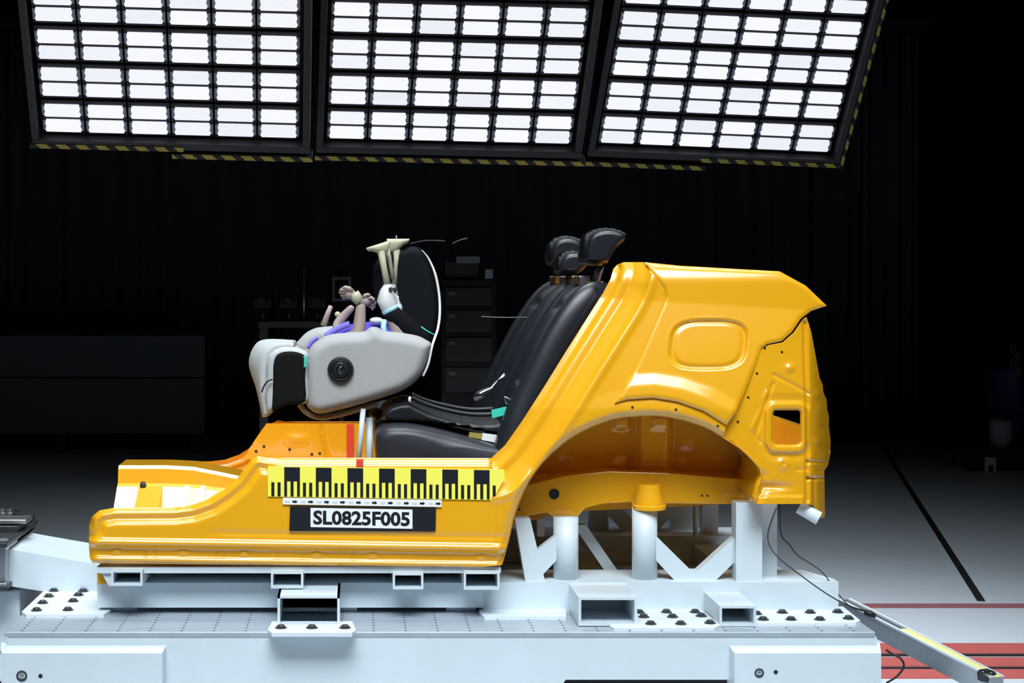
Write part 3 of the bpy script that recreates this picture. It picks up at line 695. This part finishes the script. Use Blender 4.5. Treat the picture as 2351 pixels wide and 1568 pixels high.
# far sill inner pressing with red stripe, near red mark
XB = at(820, 0, 1.42).x
def far_inner(P): return np.full(len(P), 1.40)
fo = [(612, 972), (800, 972), (872, 972), (872, 1054), (560, 1054), (572, 1030), (592, 1000)]
o = sheet([(x, y) for x, y in fo], lambda P: 1.415+.02*np.exp(-(pdist(P, [(735, 972), (742, 1010), (752, 1054)])/3)**2)-.008*np.exp(-(((P[:, 0]-680)/25)**2+((P[:, 1]-1008)/10)**2)), (), 6, .004)
fixn(o.build('inner_sill', YEL, car))
MB().prism([(796, 974), (812, 974), (812, 1054), (796, 1054)], 1.403, 1.406).build('red_stripe', RED, car)
for hx, hy in ((606, 1025), (588, 1036), (665, 1032), (716, 1043), (734, 1041)): MB().lathe(at(hx, hy, 1.412), (0, -1, 0), [(.006, -.002), (.006, .001), (.001, .0012)], 8).build('drain_hole', RUB, car)
MB().prism([(818, 1056), (834, 1056), (834, 1072), (818, 1072)], -.006, .03).build('red_mark', RED, car)
# trims on the near corner: jacking tab, tow tube, quarter holes
MB().prism([(222, 1302), (240, 1302), (250, 1340), (224, 1340)], .06, .09).build('jacking_tab', YEL, car)
c = at(1862, 1180, .10); MB().lathe((c.x, .10, c.z), (.75, -.25, -.42), [(.021, -.045), (.023, .028), (.021, .03), (.018, .024)], 20).build('tow_tube', WHT, car)
for hx, hy in ((1756, 799), (1738, 857), (1718, 912), (1694, 968), (1795, 808), (1452, 935), (1552, 940), (1648, 978)): 
    Yq = float(yrear(np.array([[hx, hy]], float))[0]) if hx > 1690 else float(yside(np.array([[hx, hy]], float))[0])
    MB().lathe(at(hx, hy, Yq-.001), (0, -1, 0), [(.004, -.003), (.004, .0012), (.001, .0014)], 10).build('panel_hole', RUB, car)
# top cross bar and latches behind the seat back
cb = MB()
cb.box((.80, .34, 1.395), (.86, 1.30, 1.44), .006); cb.build('parcel_bar', OCH, car)
for k, y in enumerate((.40, .48, .58, .72, .92, 1.12, 1.26)):
    MB().box((.775, y-.035, 1.425), (.815, y+.035, 1.458), .005).build('latch_plate', OCH if k % 2 else STEEL, car)
# scale strip, pointer strip and number plate stuck on the sill
def Yst(x, y): return float(yside(np.array([[x, y]], float))[0])-.0045
def sl_(x, x0=615): return 8*(x-615)/543.
def decal(mb, polys, Y, t=.0012):
    for p in polys: mb.prism(p, Y, Y+t)
    return mb
def rect(x0, y0, x1, y1): return [(x0, y0+sl_(x0)), (x1, y0+sl_(x1)), (x1, y1+sl_(x1)), (x0, y1+sl_(x0))]
sc_ = decal(MB(), [[(615, 1070), (1158, 1078), (1158, 1098), (1140, 1132), (1130, 1148), (615, 1140)]], -.0050, .004).build('scale_strip', TAPEY, car)
mk = MB(); PB = 72.6
for k in range(7):
    xa = 652.5+k*PB
    decal(mk, [rect(xa, 1072, xa+36, 1104), rect(xa, 1104, xa+6.5, 1139), rect(xa+14.5, 1104, xa+21.5, 1139), rect(xa+29.5, 1104, xa+36, 1139)], -.0060)
for k in range(-1, 7):
    xa = 688.5+k*PB
    for q in (7, 21.3):
        if xa+q+7 < 1140: decal(mk, [rect(xa+q, 1107, xa+q+7, 1139 if xa+q < 1120 else 1133)], -.0060)
mk.build('scale_marks', TAPEK, sc_)
ps = decal(MB(), [[(649, 1143), (1014, 1148), (1014, 1164), (649, 1158)]], -.0066, .005).build('pointer_strip', LABW, car)
ar = MB(); fd = MB()
for k in range(10):
    xa = 671+k*36.6; yc = 1151.5+5*(xa-649)/365
    decal(ar, [[(xa, yc-2.2), (xa+7, yc-2.2), (xa+7, yc-4), (xa+12, yc), (xa+7, yc+4), (xa+7, yc+2.2), (xa, yc+2.2)]], -.0075)
    decal(fd, [[(xa-17, yc-2.5), (xa-6, yc-2.5), (xa-6, yc+2.5), (xa-17, yc+2.5)]], -.0072)
ar.build('arrow_marks', TAPEK, ps); fd.build('faint_figures', LABG, ps)
bp = decal(MB(), [[(666, 1163), (1001, 1166), (1000, 1220), (664, 1219)]], -.0056, .004).build('black_backing', TAPEK, car)
wl = decal(MB(), [[(713, 1166), (947, 1170), (947, 1214), (713, 1210)]], -.0075, .002).build('number_label', LABW, car)
def text_mesh(txt, px0, py0, px1, py1, Y, m, name, parent, bold=.02, slope=0):
    cu = bpy.data.curves.new('t', 'FONT'); cu.body = txt; cu.offset = bold; cu.extrude = 0; cu.resolution_u = 3
    o = bpy.data.objects.new('t', cu); COL.objects.link(o); dg = bpy.context.evaluated_depsgraph_get(); dg.update()
    me = bpy.data.meshes.new_from_object(o.evaluated_get(dg)); bpy.data.objects.remove(o); bpy.data.curves.remove(cu)
    V = np.array([v.co[:] for v in me.vertices]); lo, hi = V.min(0), V.max(0)
    u = (V[:, 0]-lo[0])/(hi[0]-lo[0]); v = (V[:, 1]-lo[1])/(hi[1]-lo[1])
    mb = MB(); W = [at(px0+a*(px1-px0), py1+b*(py0-py1)+slope*a, Y) for a, b in zip(u, v)]
    mb.add(W, [tuple(p.vertices) for p in me.polygons]); return mb.build(name, m, parent)
text_mesh('SL0825F005', 719, 1171.5, 941, 1204.5, -.0080, TAPEK, 'number_lettering', wl, .035, 4)

# ------------------------------------------------------------------ rear bench
def loft(prof_, stations, cen=None):                     # closed XZ profile swept in Y, each station (Y, inset)
    C = np.array(prof_); c = C.mean(0) if cen is None else np.array(cen); G = []
    for y, ins in stations:
        d = C-c; L = np.linalg.norm(d, axis=1, keepdims=True); Q = c+d*(1-ins/L)
        G.append([(q[0], y, q[1]) for q in Q])
    m = MB(); m.grid(G, True, True); n = len(C)
    m.add(G[0], [tuple(range(n))], True); m.add(G[-1], [tuple(range(n))[::-1]], True); return m
st = thing('rear_bench', (.3, .75, .715), 'black leatherette rear bench seat with three headrests inside the yellow body', 'car seat')
cp = spline([(.068, .80), (.062, .90), (.072, .935), (.11, .952), (.20, .95), (.34, .918), (.46, .885), (.54, .86), (.56, .78), (.50, .72), (.30, .717), (.10, .72)], 4, True)
stn = [(.10, .05), (.105, .03), (.115, .014), (.13, .004), (.15, 0), (.5, 0), (.56, .004), (.58, .012), (.60, .004), (.66, 0), (.86, 0), (.90, .012), (.94, 0), (1.36, 0), (1.385, .008), (1.395, .03), (1.40, .05)]
weld(fixn(loft(cp, stn).build('cushion', LEA2, st)), 60)
BP = np.array(spline([(.47, .87), (.505, .98), (.56, 1.10), (.625, 1.23), (.69, 1.335), (.745, 1.40), (.80, 1.432), (.85, 1.432)], 6))
nv, ny = len(BP), 150; G = []; Gb = []
for i in range(nv):
    t_ = BP[min(i+1, nv-1)]-BP[max(i-1, 0)]; nrm = np.array([-t_[1], t_[0]]); nrm /= np.linalg.norm(nrm); v = i/(nv-1)
    r1, r2 = [], []
    for j in range(ny+1):
        ye = .09+.10*v; y = ye+(1.40-ye)*j/ny; h = 0
        for gy in (.235, .47, .60, .86, .99, 1.26): h -= .024*math.exp(-((y-gy)/.010)**2)
        for a_, b_ in ((.09, .235), (.235, .47), (.60, .86), (.99, 1.26), (1.26, 1.40)):
            if a_ < y < b_: h += .012*math.sin(math.pi*(y-a_)/(b_-a_))
        for a_, b_ in ((.235, .47), (.99, 1.26)):
            if a_ < y < b_: h -= .012*math.exp(-((v-.60)/.02)**2)+.012*sstep(.5, .9, v)
        h *= min(1, (1-v)*6+.05)
        e = min(y-ye, 1.40-y); h -= .035*max(0, 1-e/.03)**2
        p = BP[i]+nrm*h; q = BP[i]-nrm*.10
        r1.append((p[0], y, p[1])); r2.append((q[0]+.01, y, q[1]))
    G.append(r1); Gb.append(r2[::-1])
full = [a_+b_ for a_, b_ in zip(G, Gb)]
m_ = MB().grid(full, True, True); n = len(full[0]); m_.add(full[0], [tuple(range(n))]); m_.add(full[-1], [tuple(range(n))])
fixn(m_.build('backrest', LEA, st))
for c, s_ in (((1262, 703, 1.0), 0), ((1230, 770, .9), 0)):
    p = at(*c); b_ = MB(); b_.box((p.x-.03, p.y-.02, p.z-.012), (p.x+.012, p.y+.02, p.z+.014), .004); b_.build('anchor_clip', BLK, st)
def headrest(pts, Yc, half, lab):
    pts = [tuple(p) for p in spline(pts, 4, True)]
    h = pillow(pts, Yc, half, 16, 5).build('headrest', LEA, st); h['label'] = lab
    cx_ = sum(p[0] for p in pts)/len(pts); cy_ = max(p[1] for p in pts)
    for dy in (-half*.5, half*.5):
        a_ = at(cx_, cy_-20, Yc); MB().tube([(a_.x, Yc+dy, a_.z), (.815, Yc+dy, 1.40)], .006, 10).build('post', STEEL, h)
headrest([(1338, 602), (1336, 568), (1344, 541), (1362, 527), (1392, 521), (1422, 525), (1440, 536), (1438, 552), (1420, 568), (1406, 590), (1396, 607), (1366, 610)], .34, .115, 'large black headrest nearest the yellow pillar')
headrest([(1277, 628), (1277, 602), (1290, 581), (1312, 574), (1340, 577), (1352, 590), (1350, 612), (1330, 628), (1300, 634)], .73, .10, 'small lower black headrest in the middle')
headrest([(1256, 596), (1258, 566), (1270, 548), (1292, 540), (1318, 541), (1340, 552), (1346, 575), (1332, 600), (1292, 612), (1262, 610)], 1.12, .115, 'black headrest farthest from the yellow pillar')

# ------------------------------------------------------------------ child seat base with support leg
Z1 = lambda z, f=3.918, x0=560, y0=560: (x0+z[0]/f, y0+z[1]/f)
cbse = cs = thing('infant_carrier', at(830, 935, .44), 'light grey rear-facing child seat with a black base and round side dial', 'child seat')
bo = spline([(872, 950), (890, 925), (935, 914), (955, 922), (1000, 943), (1060, 958), (1120, 962), (1180, 952), (1220, 938), (1235, 960), (1215, 992), (1150, 1000), (1060, 985), (960, 973), (885, 970)], 4, True)
weld(pillow(bo, .44, .20, 14, 6).build('base_shell', BLK, cbse), 70)
rim = [at(x, y, .235) for x, y in spline([(945, 912), (975, 926), (1020, 940), (1080, 951), (1140, 950), (1195, 936)], 6)]
MB().tube(rim, .008, 8).build('rim_rail', BLK, cbse)
rim = [at(x, y, .66) for x, y in spline([(945, 905), (975, 918), (1020, 930), (1080, 940), (1140, 938)], 6)]
MB().tube(rim, .008, 8).build('rim_rail', BLK, cbse)
MB().sphere(at(862, 950, .40), .024, .06, .022).build('pivot', BLK, cbse)
lg = MB(); lg.cyl(at(834, 938, .27), at(821, 1075, .27), .0095, 14); lg.build('support_leg', WHT, cbse)
lg = MB(); lg.cyl(at(848, 958, .32), at(847, 1120, .32), .0125, 14); lg.build('support_leg', WHT, cbse)
lgf = at(834, 1150, .41); lg = MB(); lg.box((at(806, 0, .3).x, .24, ZF+.001), (at(860, 0, .3).x, .36, ZF+.03), .008); lg.cyl(at(821, 1070, .27), Vector((at(821, 0, .27).x-.008, .27, ZF+.02)), .0095, 14); lg.cyl(at(847, 1118, .32), Vector((at(847, 0, .32).x, .32, ZF+.02)), .0125, 14); lg.build('leg_foot', WHT, cbse)
fp_ = MB(); fp_.prism([(1128, 942), (1162, 934), (1172, 950), (1130, 960)], .222, .232); fp_.build('release_tag', TEAL, cbse)
MB().prism([(1108, 995), (1148, 1000), (1146, 1018), (1106, 1010)], .225, .24).build('white_label', LABW, cbse)
MB().prism([(1078, 993), (1108, 996), (1106, 1009), (1076, 1003)], .225, .24).build('dark_label', OYEL, cbse)
MB().sphere(at(941, 917, .24), .006, .006, .011).build('indicator_stud', LABW, cbse)
bk = MB(); bk.tube([at(x, y, .35) for x, y in ((1087, 915), (1105, 905), (1130, 892), (1145, 872), (1160, 860))], [.012, .015, .010, .004, .008], 10); bk.build('belt_tongue', mat('chrome', (.85, .87, .9), .15, 1), cbse)
bk = MB(); bk.tube([at(x, y, .24) for x, y in ((1158, 910), (1172, 918), (1174, 932), (1162, 926))], .004, 8, True); bk.build('belt_ring', STEEL, cbse)

# ------------------------------------------------------------------ child seat shell
NW = [Z1(p) for p in [(560, 1060), (575, 990), (620, 910), (700, 850), (790, 815), (950, 800), (1080, 790), (1140, 752), (1200, 752), (1270, 785), (1400, 800), (1560, 828), (1640, 865), (1690, 905), (1672, 990), (1625, 1130), (1560, 1230), (1440, 1320), (1250, 1390), (1000, 1465), (760, 1525), (660, 1535), (590, 1500), (555, 1440), (548, 1300), (548, 1160)]]
weld(pillow(spline(NW, 4, True), .29, .065, 26, 6).build('side_wing', GRY, cs), 80)
FW = [Z1(p) for p in [(465, 920), (500, 860), (560, 800), (640, 760), (740, 745), (900, 735), (1100, 735), (1300, 760), (1480, 800), (1620, 860), (1600, 1000), (1450, 1150), (1100, 1250), (700, 1300), (560, 1250), (500, 1100)]]
weld(pillow(spline(FW, 4, True), .58, .05, 22, 7).build('side_wing', GRY, cs), 80)
bt_ = [Z1(p) for p in [(575, 1020), (568, 1160), (572, 1320), (600, 1450), (680, 1510), (860, 1480), (1100, 1415), (1350, 1330), (1530, 1220), (1600, 1120), (1640, 1000)]]
L = [at(x, y, .27) for x, y in spline(bt_, 5)]
m_ = MB(); n = len(L); Q = np.array([(p.x, p.z) for p in L]); cc = Q.mean(0); In = cc+(Q-cc)*.80
m_.grid([[(q[0], y, q[1]) for q in Q] for y in (.29, .44, .58)]); m_.grid([[(q[0], y, q[1]) for q in In] for y in (.29, .44, .58)])
for y in (.29, .58): m_.grid([[(q[0], y, q[1]) for q in Q], [(q[0], y, q[1]) for q in In]])
fixn(m_.build('seat_shell', GRY, cs))
bs = MB(); bs.tube([at(x, y+3, .29) for x, y in spline([Z1(p) for p in [(500, 1430), (560, 1500), (660, 1545), (800, 1535), (1000, 1485), (1200, 1425)]], 5)], .010, 8); bs.build('lower_piping', BEI, cs)
HW = spline([Z1(p) for p in [(192, 1220), (197, 1090), (215, 1010), (260, 955), (330, 925), (430, 922), (520, 950), (580, 1000), (590, 1200), (585, 1420), (440, 1440), (330, 1470), (255, 1515), (225, 1545), (205, 1520), (185, 1440), (182, 1330)]], 4, True)
hr = pillow(HW, .27, .035, 14, 5).build('head_wing', GRY2, cs); weld(hr, 80)
DP = spline([Z1(p) for p in [(262, 1200), (264, 1090), (285, 1015), (330, 980), (400, 968), (480, 975), (545, 1005), (556, 1060), (550, 1220), (550, 1418), (430, 1442), (320, 1475), (256, 1508), (258, 1350)]], 3, True)
weld(pillow(DP, .234, .016, 8, 4).build('wing_lining', DFAB, hr), 80)
near = spline([Z1(p) for p in [(215, 1540), (185, 1330), (197, 1110), (235, 985), (330, 928), (450, 925)]], 5)
mid = spline([Z1(p) for p in [(205, 1545), (140, 1300), (70, 1090), (108, 940), (200, 885), (450, 890)]], 5)
farc = spline([Z1(p) for p in [(330, 1450), (250, 1280), (190, 1090), (210, 960), (300, 895), (470, 905)]], 5)
rows = []
for t_ in np.linspace(0, 1, 13):
    w0, w1, w2 = (1-t_)*(1-2*t_), 4*t_*(1-t_), t_*(2*t_-1); y = .26+t_*.33
    rows.append([at(*(a_*w0+b_*w1+c_*w2), y) for a_, b_, c_ in zip(near, mid, farc)])
o = MB().grid(rows).build('head_shell', GRY2, cs); so = o.modifiers.new('thickness', 'SOLIDIFY'); so.thickness = .02; so.offset = 0
o = pillow(spline([Z1(p) for p in [(330, 940), (430, 905), (520, 930), (590, 1000), (580, 1300), (420, 1350), (340, 1200), (300, 1040)]], 4, True), .55, .03, 14, 7).build('head_wing', BEI, cs); weld(o, 80)
MB().tube([at(*Z1(p), .22) for p in spline([(258, 1218), (215, 1235), (180, 1280), (160, 1335)], 4)], .003, 6).build('strap', RUB, cs)
MB().tube([at(*Z1(p), .225) for p in spline([(548, 1010), (552, 1060), (548, 1110)], 4)], .006, 6).build('teal_edge', TEAL, cs)
c = at(*Z1((870, 1132)), .228)
dl = MB().lathe(c, (0, -1, 0), [(.040, -.02), (.044, 0), (.045, .012), (.041, .02), (.037, .021), (.035, .014), (.030, .014), (.028, .022), (.024, .026), (.015, .027), (.013, .022), (.004, .022)], 36).build('dial', BLK, cs)
MB().tube([c+Vector((.033*math.cos(q), -.0195, .033*math.sin(q))) for q in np.arange(0, 6.28, .25)], .002, 6, True).build('dial_ring', DSTEEL, dl)
MB().tube([c+Vector((.007*math.cos(q)+.002, -.024, .011*math.sin(q))) for q in np.arange(1.2, 5.2, .4)], .0022, 6).build('dial_mark', STEEL, dl)
# dark oval panel with white piping
OV = spline([Z1(p) for p in [(1400, 45), (1510, 20), (1600, 45), (1660, 130), (1720, 270), (1752, 450), (1757, 620), (1738, 760), (1690, 900), (1600, 890), (1450, 800), (1330, 680), (1210, 540), (1160, 400), (1165, 220), (1240, 100)]], 4, True)
ov = pillow(OV, .50, .014, 18, 7).build('oval_panel', mat('oval_cloth', (.005, .006, .009), .6, 0, 0, .1, 20, 0, 80, .12), cs)
pp = [at(*Z1(p[:2]), p[2]) for p in spline([(1600, 55, .47), (1660, 130, .47), (1720, 270, .46), (1755, 450, .45), (1762, 620, .43), (1745, 760, .39), (1712, 860, .33), (1690, 930, .29), (1658, 1080, .27), (1610, 1190, .27)], 6)]
MB().tube(pp, [.0012+.0035*min(1, i/12) if i < 40 else .0045 for i in range(len(pp))], 8).build('white_piping', mat('piping_white', (.72, .72, .7), .6), ov)
MB().tube([at(*Z1(p), .40) for p in spline([(1383, 470), (1395, 560), (1430, 650), (1480, 710), (1545, 745)], 6)], [.004]*6+[.007]*13+[.004]*6, 8).build('white_piping', bpy.data.materials['piping_white'], ov)
MB().tube([at(*Z1(p), .40) for p in [(1592, 745), (1650, 785), (1722, 822)]], .0025, 6).build('teal_cord', TEAL, ov)

# ------------------------------------------------------------------ child crash-test dummy
du = thing('crash_test_dummy', at(850, 830, .44), 'small crash test dummy lying in the grey child seat with both feet raised', 'test dummy')
def skin(name, nodes, edges, m, parent, root=0, sub=2):
    o0 = ORI[parent.name]; me = bpy.data.meshes.new(name)
    me.from_pydata([tuple(at(x, y, Y)-o0) for x, y, Y, r in nodes], edges, []); me.materials.append(m)
    o = link(name, me, parent)
    o.modifiers.new('skin', 'SKIN'); sv = me.skin_vertices[0].data
    for i, nd in enumerate(nodes):
        r = nd[3]; sv[i].radius = (r, r) if not isinstance(r, tuple) else r; sv[i].use_root = (i == root)
    sb_ = o.modifiers.new('subdivision', 'SUBSURF'); sb_.levels = sub; sb_.render_levels = sub
    o.modifiers['skin'].use_smooth_shade = True
    return o
nodes = [(920, 800, .44, .055), (860, 800, .44, .06), (785, 800, .44, .062), (730, 815, .44, .03), (690, 840, .44, .058), (662, 858, .44, .05),
         (790, 785, .375, .03), (823, 768, .36, .027), (826, 735, .36, .022), (829, 694, .365, .017),
         (785, 785, .52, .028), (772, 746, .545, .019), (790, 724, .545, .016), (812, 702, .54, .013),
         (925, 775, .395, .045), (895, 702, .40, .028), (890, 652, .40, .012), (875, 582, .40, .0105),
         (925, 775, .50, .045), (904, 700, .50, .028), (905, 652, .50, .012), (910, 577, .50, .0115)]
edges = [(0, 1), (1, 2), (2, 3), (3, 4), (4, 5), (2, 6), (6, 7), (7, 8), (8, 9), (2, 10), (10, 11), (11, 12), (12, 13), (0, 14), (14, 15), (15, 16), (16, 17), (0, 18), (18, 19), (19, 20), (20, 21)]
skin('body', nodes, edges, SKIN, du)
for k, (ax, ay, bx, by, Y) in enumerate([(890, 655, 875, 576, .395), (905, 655, 911, 572, .495)]):
    s_ = MB().tube([at(bx, by, Y), at(bx+(ax-bx)*.45, by+(ay-by)*.5, Y), at(ax, ay, Y)], [.0135, .0115, .013], 12).build('shin_cover', BONE, du)
MB().tube([at(888, 566, .45), at(895, 600, .45), at(902, 640, .45)], [.008, .008, .007], 8).build('shin_rod', BONE, du)
def foot(toe, heel, Y, thick, width):
    a_, b_ = at(*toe, Y), at(*heel, Y); rows = []
    for i, t_ in enumerate(np.linspace(0, 1, 11)):
        p = a_.lerp(b_, t_); w_ = width*(.55+.45*math.sin(math.pi*min(1, t_*1.1+.12)))*(1 if 0 < i < 10 else .4); h = thick*(.45+.75*sstep(.1, .7, t_))*(1 if 0 < i < 10 else .45)
        rows.append([(p.x, p.y+w_*math.cos(q), p.z-h*.55+h*(.55 if math.sin(q) > 0 else 1)*math.sin(q)) for q in np.arange(14)*2*math.pi/14])
    m = MB().grid(rows, True, True); m.add(rows[0], [tuple(range(14))], True); m.add(rows[-1], [tuple(range(14))], True)
    return fixn(m.build('foot', BONE, du))
foot((841, 569), (896, 551), .40, .022, .026); foot((940, 548), (888, 548), .495, .027, .026)
MB().cyl(at(910, 541, .495), at(910, 551, .495), .003, 8).build('sensor_stub', STEEL, du)
for Y, x in ((.395, 893), (.49, 903)):
    k_ = MB().tube([at(x-2, 652, Y), at(x-5, 668, Y), at(x-8, 688, Y), at(x+1, 706, Y), at(x+4, 712, Y)], [.012, .024, .032, .030, .024], 18).build('knee_cover', KNEE, du)
    MB().lathe(at(x+4, 664, Y-.022), (0, -1, 0), [(.008, -.004), (.008, .005), (.003, .006)], 12).build('knee_bolt', BOLT, k_)
    MB().tube([at(x+1, 707, Y), at(x+5, 715, Y)], .031, 18).build('blue_band', LBLUE, du)
    MB().tube([at(x+3, 714, Y), at(x+15, 728, Y), at(x+40, 752, Y), at(x+68, 778, Y), at(x+78, 800, Y)], [.030, .034, .038, .036, .025], 16).build('trouser_leg', mat('black_cloth', (.005, .005, .007), .85, spec=.1) if 'black_cloth' not in bpy.data.materials else bpy.data.materials['black_cloth'], du)
sh = MB().sphere(at(850, 800, .44), .16, .115, .095, 24, 14).build('shirt', PUR, du)
MB().sphere(at(864, 736, .37), .024, .02, .012).build('chest_patch', KNEE, sh)
MB().tube([at(x, y, .36) for x, y in spline([(748, 772), (765, 760), (785, 750), (803, 743)], 4)], .011, 8).build('harness_strap', mat('lavender_web', (.20, .17, .72), .7), du)
MB().tube([at(x, y, .40) for x, y in spline([(706, 800), (716, 785), (730, 775)], 4)], .007, 8).build('harness_strap', bpy.data.materials['lavender_web'], du)
MB().tube([at(882, 735, .36), at(880, 752, .35), at(886, 770, .34)], .010, 8).build('pale_strap', LBLUE, du)
# hands: palm plus five bent fingers each
def hand(palm, dirs, Y, sy):
    h = MB(); c = at(*palm, Y)
    h.sphere(c, .020, .018, .018, 14, 8)
    ho = h.build('hand', SKIN, du)
    for k, (pts, r) in enumerate(dirs):
        P = [at(x, y, Y+sy*dy) for x, y, dy in pts]; f = MB().tube(P, [r, r, r*.92, r*.6], 8)
        f.build('thumb' if k == 4 else 'finger', SKIN, ho)
hand((804, 675), [([(802, 668, -.010), (793, 665, -.011), (785, 665, -.010), (780, 668, -.008)], .0078), ([(801, 673, -.004), (792, 670, -.004), (783, 670, -.004), (779, 673, -.003)], .0082), ([(801, 678, .003), (793, 676, .003), (786, 677, .003), (782, 680, .003)], .0078), ([(803, 683, .010), (796, 682, .010), (790, 683, .010), (786, 686, .009)], .0070), ([(808, 667, -.014), (801, 662, -.017), (793, 660, -.017), (787, 661, -.015)], .0078)], .36, 1)
MB().tube([at(812, 673, .36), at(818, 683, .36), at(826, 692, .362)], [.019, .020, .018], 14).build('wrist_joint', BONE, du)
hand((838, 692), [([(844, 686, -.008), (852, 683, -.01), (858, 687, -.01), (860, 692, -.008)], .006), ([(845, 691, 0), (854, 690, 0), (861, 695, 0), (862, 701, 0)], .0062), ([(845, 696, .007), (853, 697, .008), (860, 703, .008), (860, 708, .008)], .006), ([(843, 700, .014), (850, 703, .014), (856, 708, .014), (855, 712, .012)], .0055), ([(834, 684, -.01), (838, 678, -.014), (845, 676, -.014), (850, 678, -.012)], .0066)], .46, 1)
MB().sphere(at(775, 722, .56), .011, .011, .011).build('elbow_ball', BONE, du)
MB().tube([at(742, 748, .60), at(752, 722, .60), at(760, 702, .60)], [.012, .010, .008], 10).build('sensor_stick', SKIN, du)

# ------------------------------------------------------------------ cables and wires
def cable(name, pts, r, label, m=RUB, cat='cable', k=6):
    P = [at(*p) for p in spline(pts, k)]; o = MB().tube(P, r, 6).build(name, m); return tag(o, label, cat)
cable('sensor_cable', [(1789, 1152, .28), (1775, 1185, .2), (1763, 1225, .14), (1768, 1255, .1), (1790, 1283, .06), (1840, 1322, .03), (1890, 1358, .02), (1938, 1386, .03), (1985, 1402, .05)], .0022, 'black cable hanging from the car rear down the white box post')
cable('sensor_cable', [(1790, 1156, .30), (1793, 1225, .22), (1812, 1250, .2), (1832, 1275, .18), (1880, 1307, .16), (1905, 1335, .14), (1928, 1368, .12), (1955, 1394, .1), (1990, 1404, .06)], .0022, 'black cable looping clear of the white box post to the tow arm')
cable('antenna_wire', [(940, 560, .5), (975, 553, .5), (1010, 553, .5), (1022, 554, .5)], .0025, 'thin black wire trailing from the dummy foot', RUB, 'wire')
cable('antenna_wire', [(1038, 560, .9), (1055, 552, .9), (1074, 547, .9)], .003, 'short grey wire end above the equipment rack', DSTEEL, 'wire')
cable('pull_cord', [(1105, 727, 1.0), (1160, 729, 1.0), (1232, 728, 1.05)], .0022, 'thin pale cord stretched from the rack to the black backrest', mat('cord_grey', (.13, .135, .145), .6), 'cord')

# ------------------------------------------------------------------ tow arm at the sled's end
ta = thing('tow_arm', (1.75, -.1, .0), 'grey steel arm with a yellow strip reaching out from the sled end', 'tow arm')
S, E_ = Vector((1.675, .27, .345)), Vector((1.905, -.52, .262)); dv = (E_-S).normalized(); sd = dv.cross(Vector((0, 0, 1))).normalized(); up = sd.cross(dv)
if sd.x < 0: sd = -sd
if up.z < 0: up = -up
def obox(a, b, s0, s1, u0, u1, name, m):
    V = [p+sd*s+up*u for p in (a, b) for u in (u0, u1) for s in (s0, s1)]
    return fixn(MB().add(V, [(0, 1, 3, 2), (4, 6, 7, 5), (0, 4, 5, 1), (2, 3, 7, 6), (0, 2, 6, 4), (1, 5, 7, 3)]).build(name, m, ta))
obox(S, E_, -.022, .022, -.065, -.001, 'arm_beam', STEEL)
obox(S, E_, -.025, -.014, -.003, .003, 'edge_rail', WHT)
obox(S.lerp(E_, .42), E_, -.012, .014, -.002, .002, 'yellow_strip', BARY); obox(S, E_, .015, .024, -.003, .003, 'edge_rail', WHT)
MB().lathe(E_+Vector((-.02, .03, .004)), up, [(.026, -.02), (.028, 0), (.024, .006), (.016, .006), (.015, .0), (.010, .0), (.009, .012), (.003, .014)], 24).build('roller', DSTEEL, ta)
MB().tube([at(1985, 1405, .06), at(1998, 1409, .05), at(2010, 1414, .05)], [.008, .011, .006], 10).build('plug', RUB, ta)
cable('connector_lead', [(2035, 1492, .25), (2050, 1502, .22), (2068, 1512, .2), (2075, 1530, .2), (2060, 1552, .2), (2035, 1568, .2)], .004, 'short black lead curling beside the red rails under the tow arm', RUB, 'cable')

# ------------------------------------------------------------------ ram at the sled's front
rm = thing('push_ram', at(100, 1400, .6)*1, 'white tapered ram head with dark bolted flange at the sled front', 'push ram'); 
rm.location.z = ZD; ORI[rm.name].z = ZD
m_ = MB(); m_.prism([(18, 1260), (120, 1278), (237, 1298), (237, 1360), (95, 1357), (18, 1345)], .45, .84); m_.build('ram_head', WHT, rm)
MB().pbox(-60, 1255, 14, 1350, .40, .90, .004).build('flange', STEEL, rm)
MB().pbox(-60, 1246, 16, 1258, .36, .94, .003).build('flange_edge', DSTEEL, rm)
MB().pbox(-60, 1345, 16, 1356, .36, .94, .003).build('flange_edge', DSTEEL, rm)
for (x, y, Y) in ((14, 1250, .42), (14, 1340, .42), (16, 1250, .86)):
    c = at(x, y, Y); MB().lathe(c, (1, 0, 0), [(.022, -.02), (.022, .004), (.018, .008), (.008, .009)], 8).build('flange_nut', STEEL, rm)
MB().pbox(-60, 1193, 60, 1203, .62, .74, .003).build('clamp_bar', STEEL, rm)
MB().pbox(-60, 1208, 40, 1246, .60, .95, .003).build('clamp_block', DSTEEL, rm)
for x in (5, 22, 40): MB().lathe(at(x, 1196, .8), (0, 0, 1), [(.014, 0), (.014, .03), (.010, .032), (.010, .045), (.004, .046)], 8).build('clamp_bolt', STEEL if x < 40 else DSTEEL, rm)
pd = thing('track_block', at(10, 1400, .5)*1, 'pale block standing on the floor below the ram flange', 'block'); pd.location.z = 0; ORI[pd.name].z = 0
a = at(-80, 1356, .5); b = at(46, 1420, .5); MB().box((a.x, .5, .007), (b.x, .95, a.z), .006).build('block_body', WHT, pd)
MB().box((a.x, .49, .12), (b.x+.004, .96, .135)).build('block_joint', WHT2, pd)
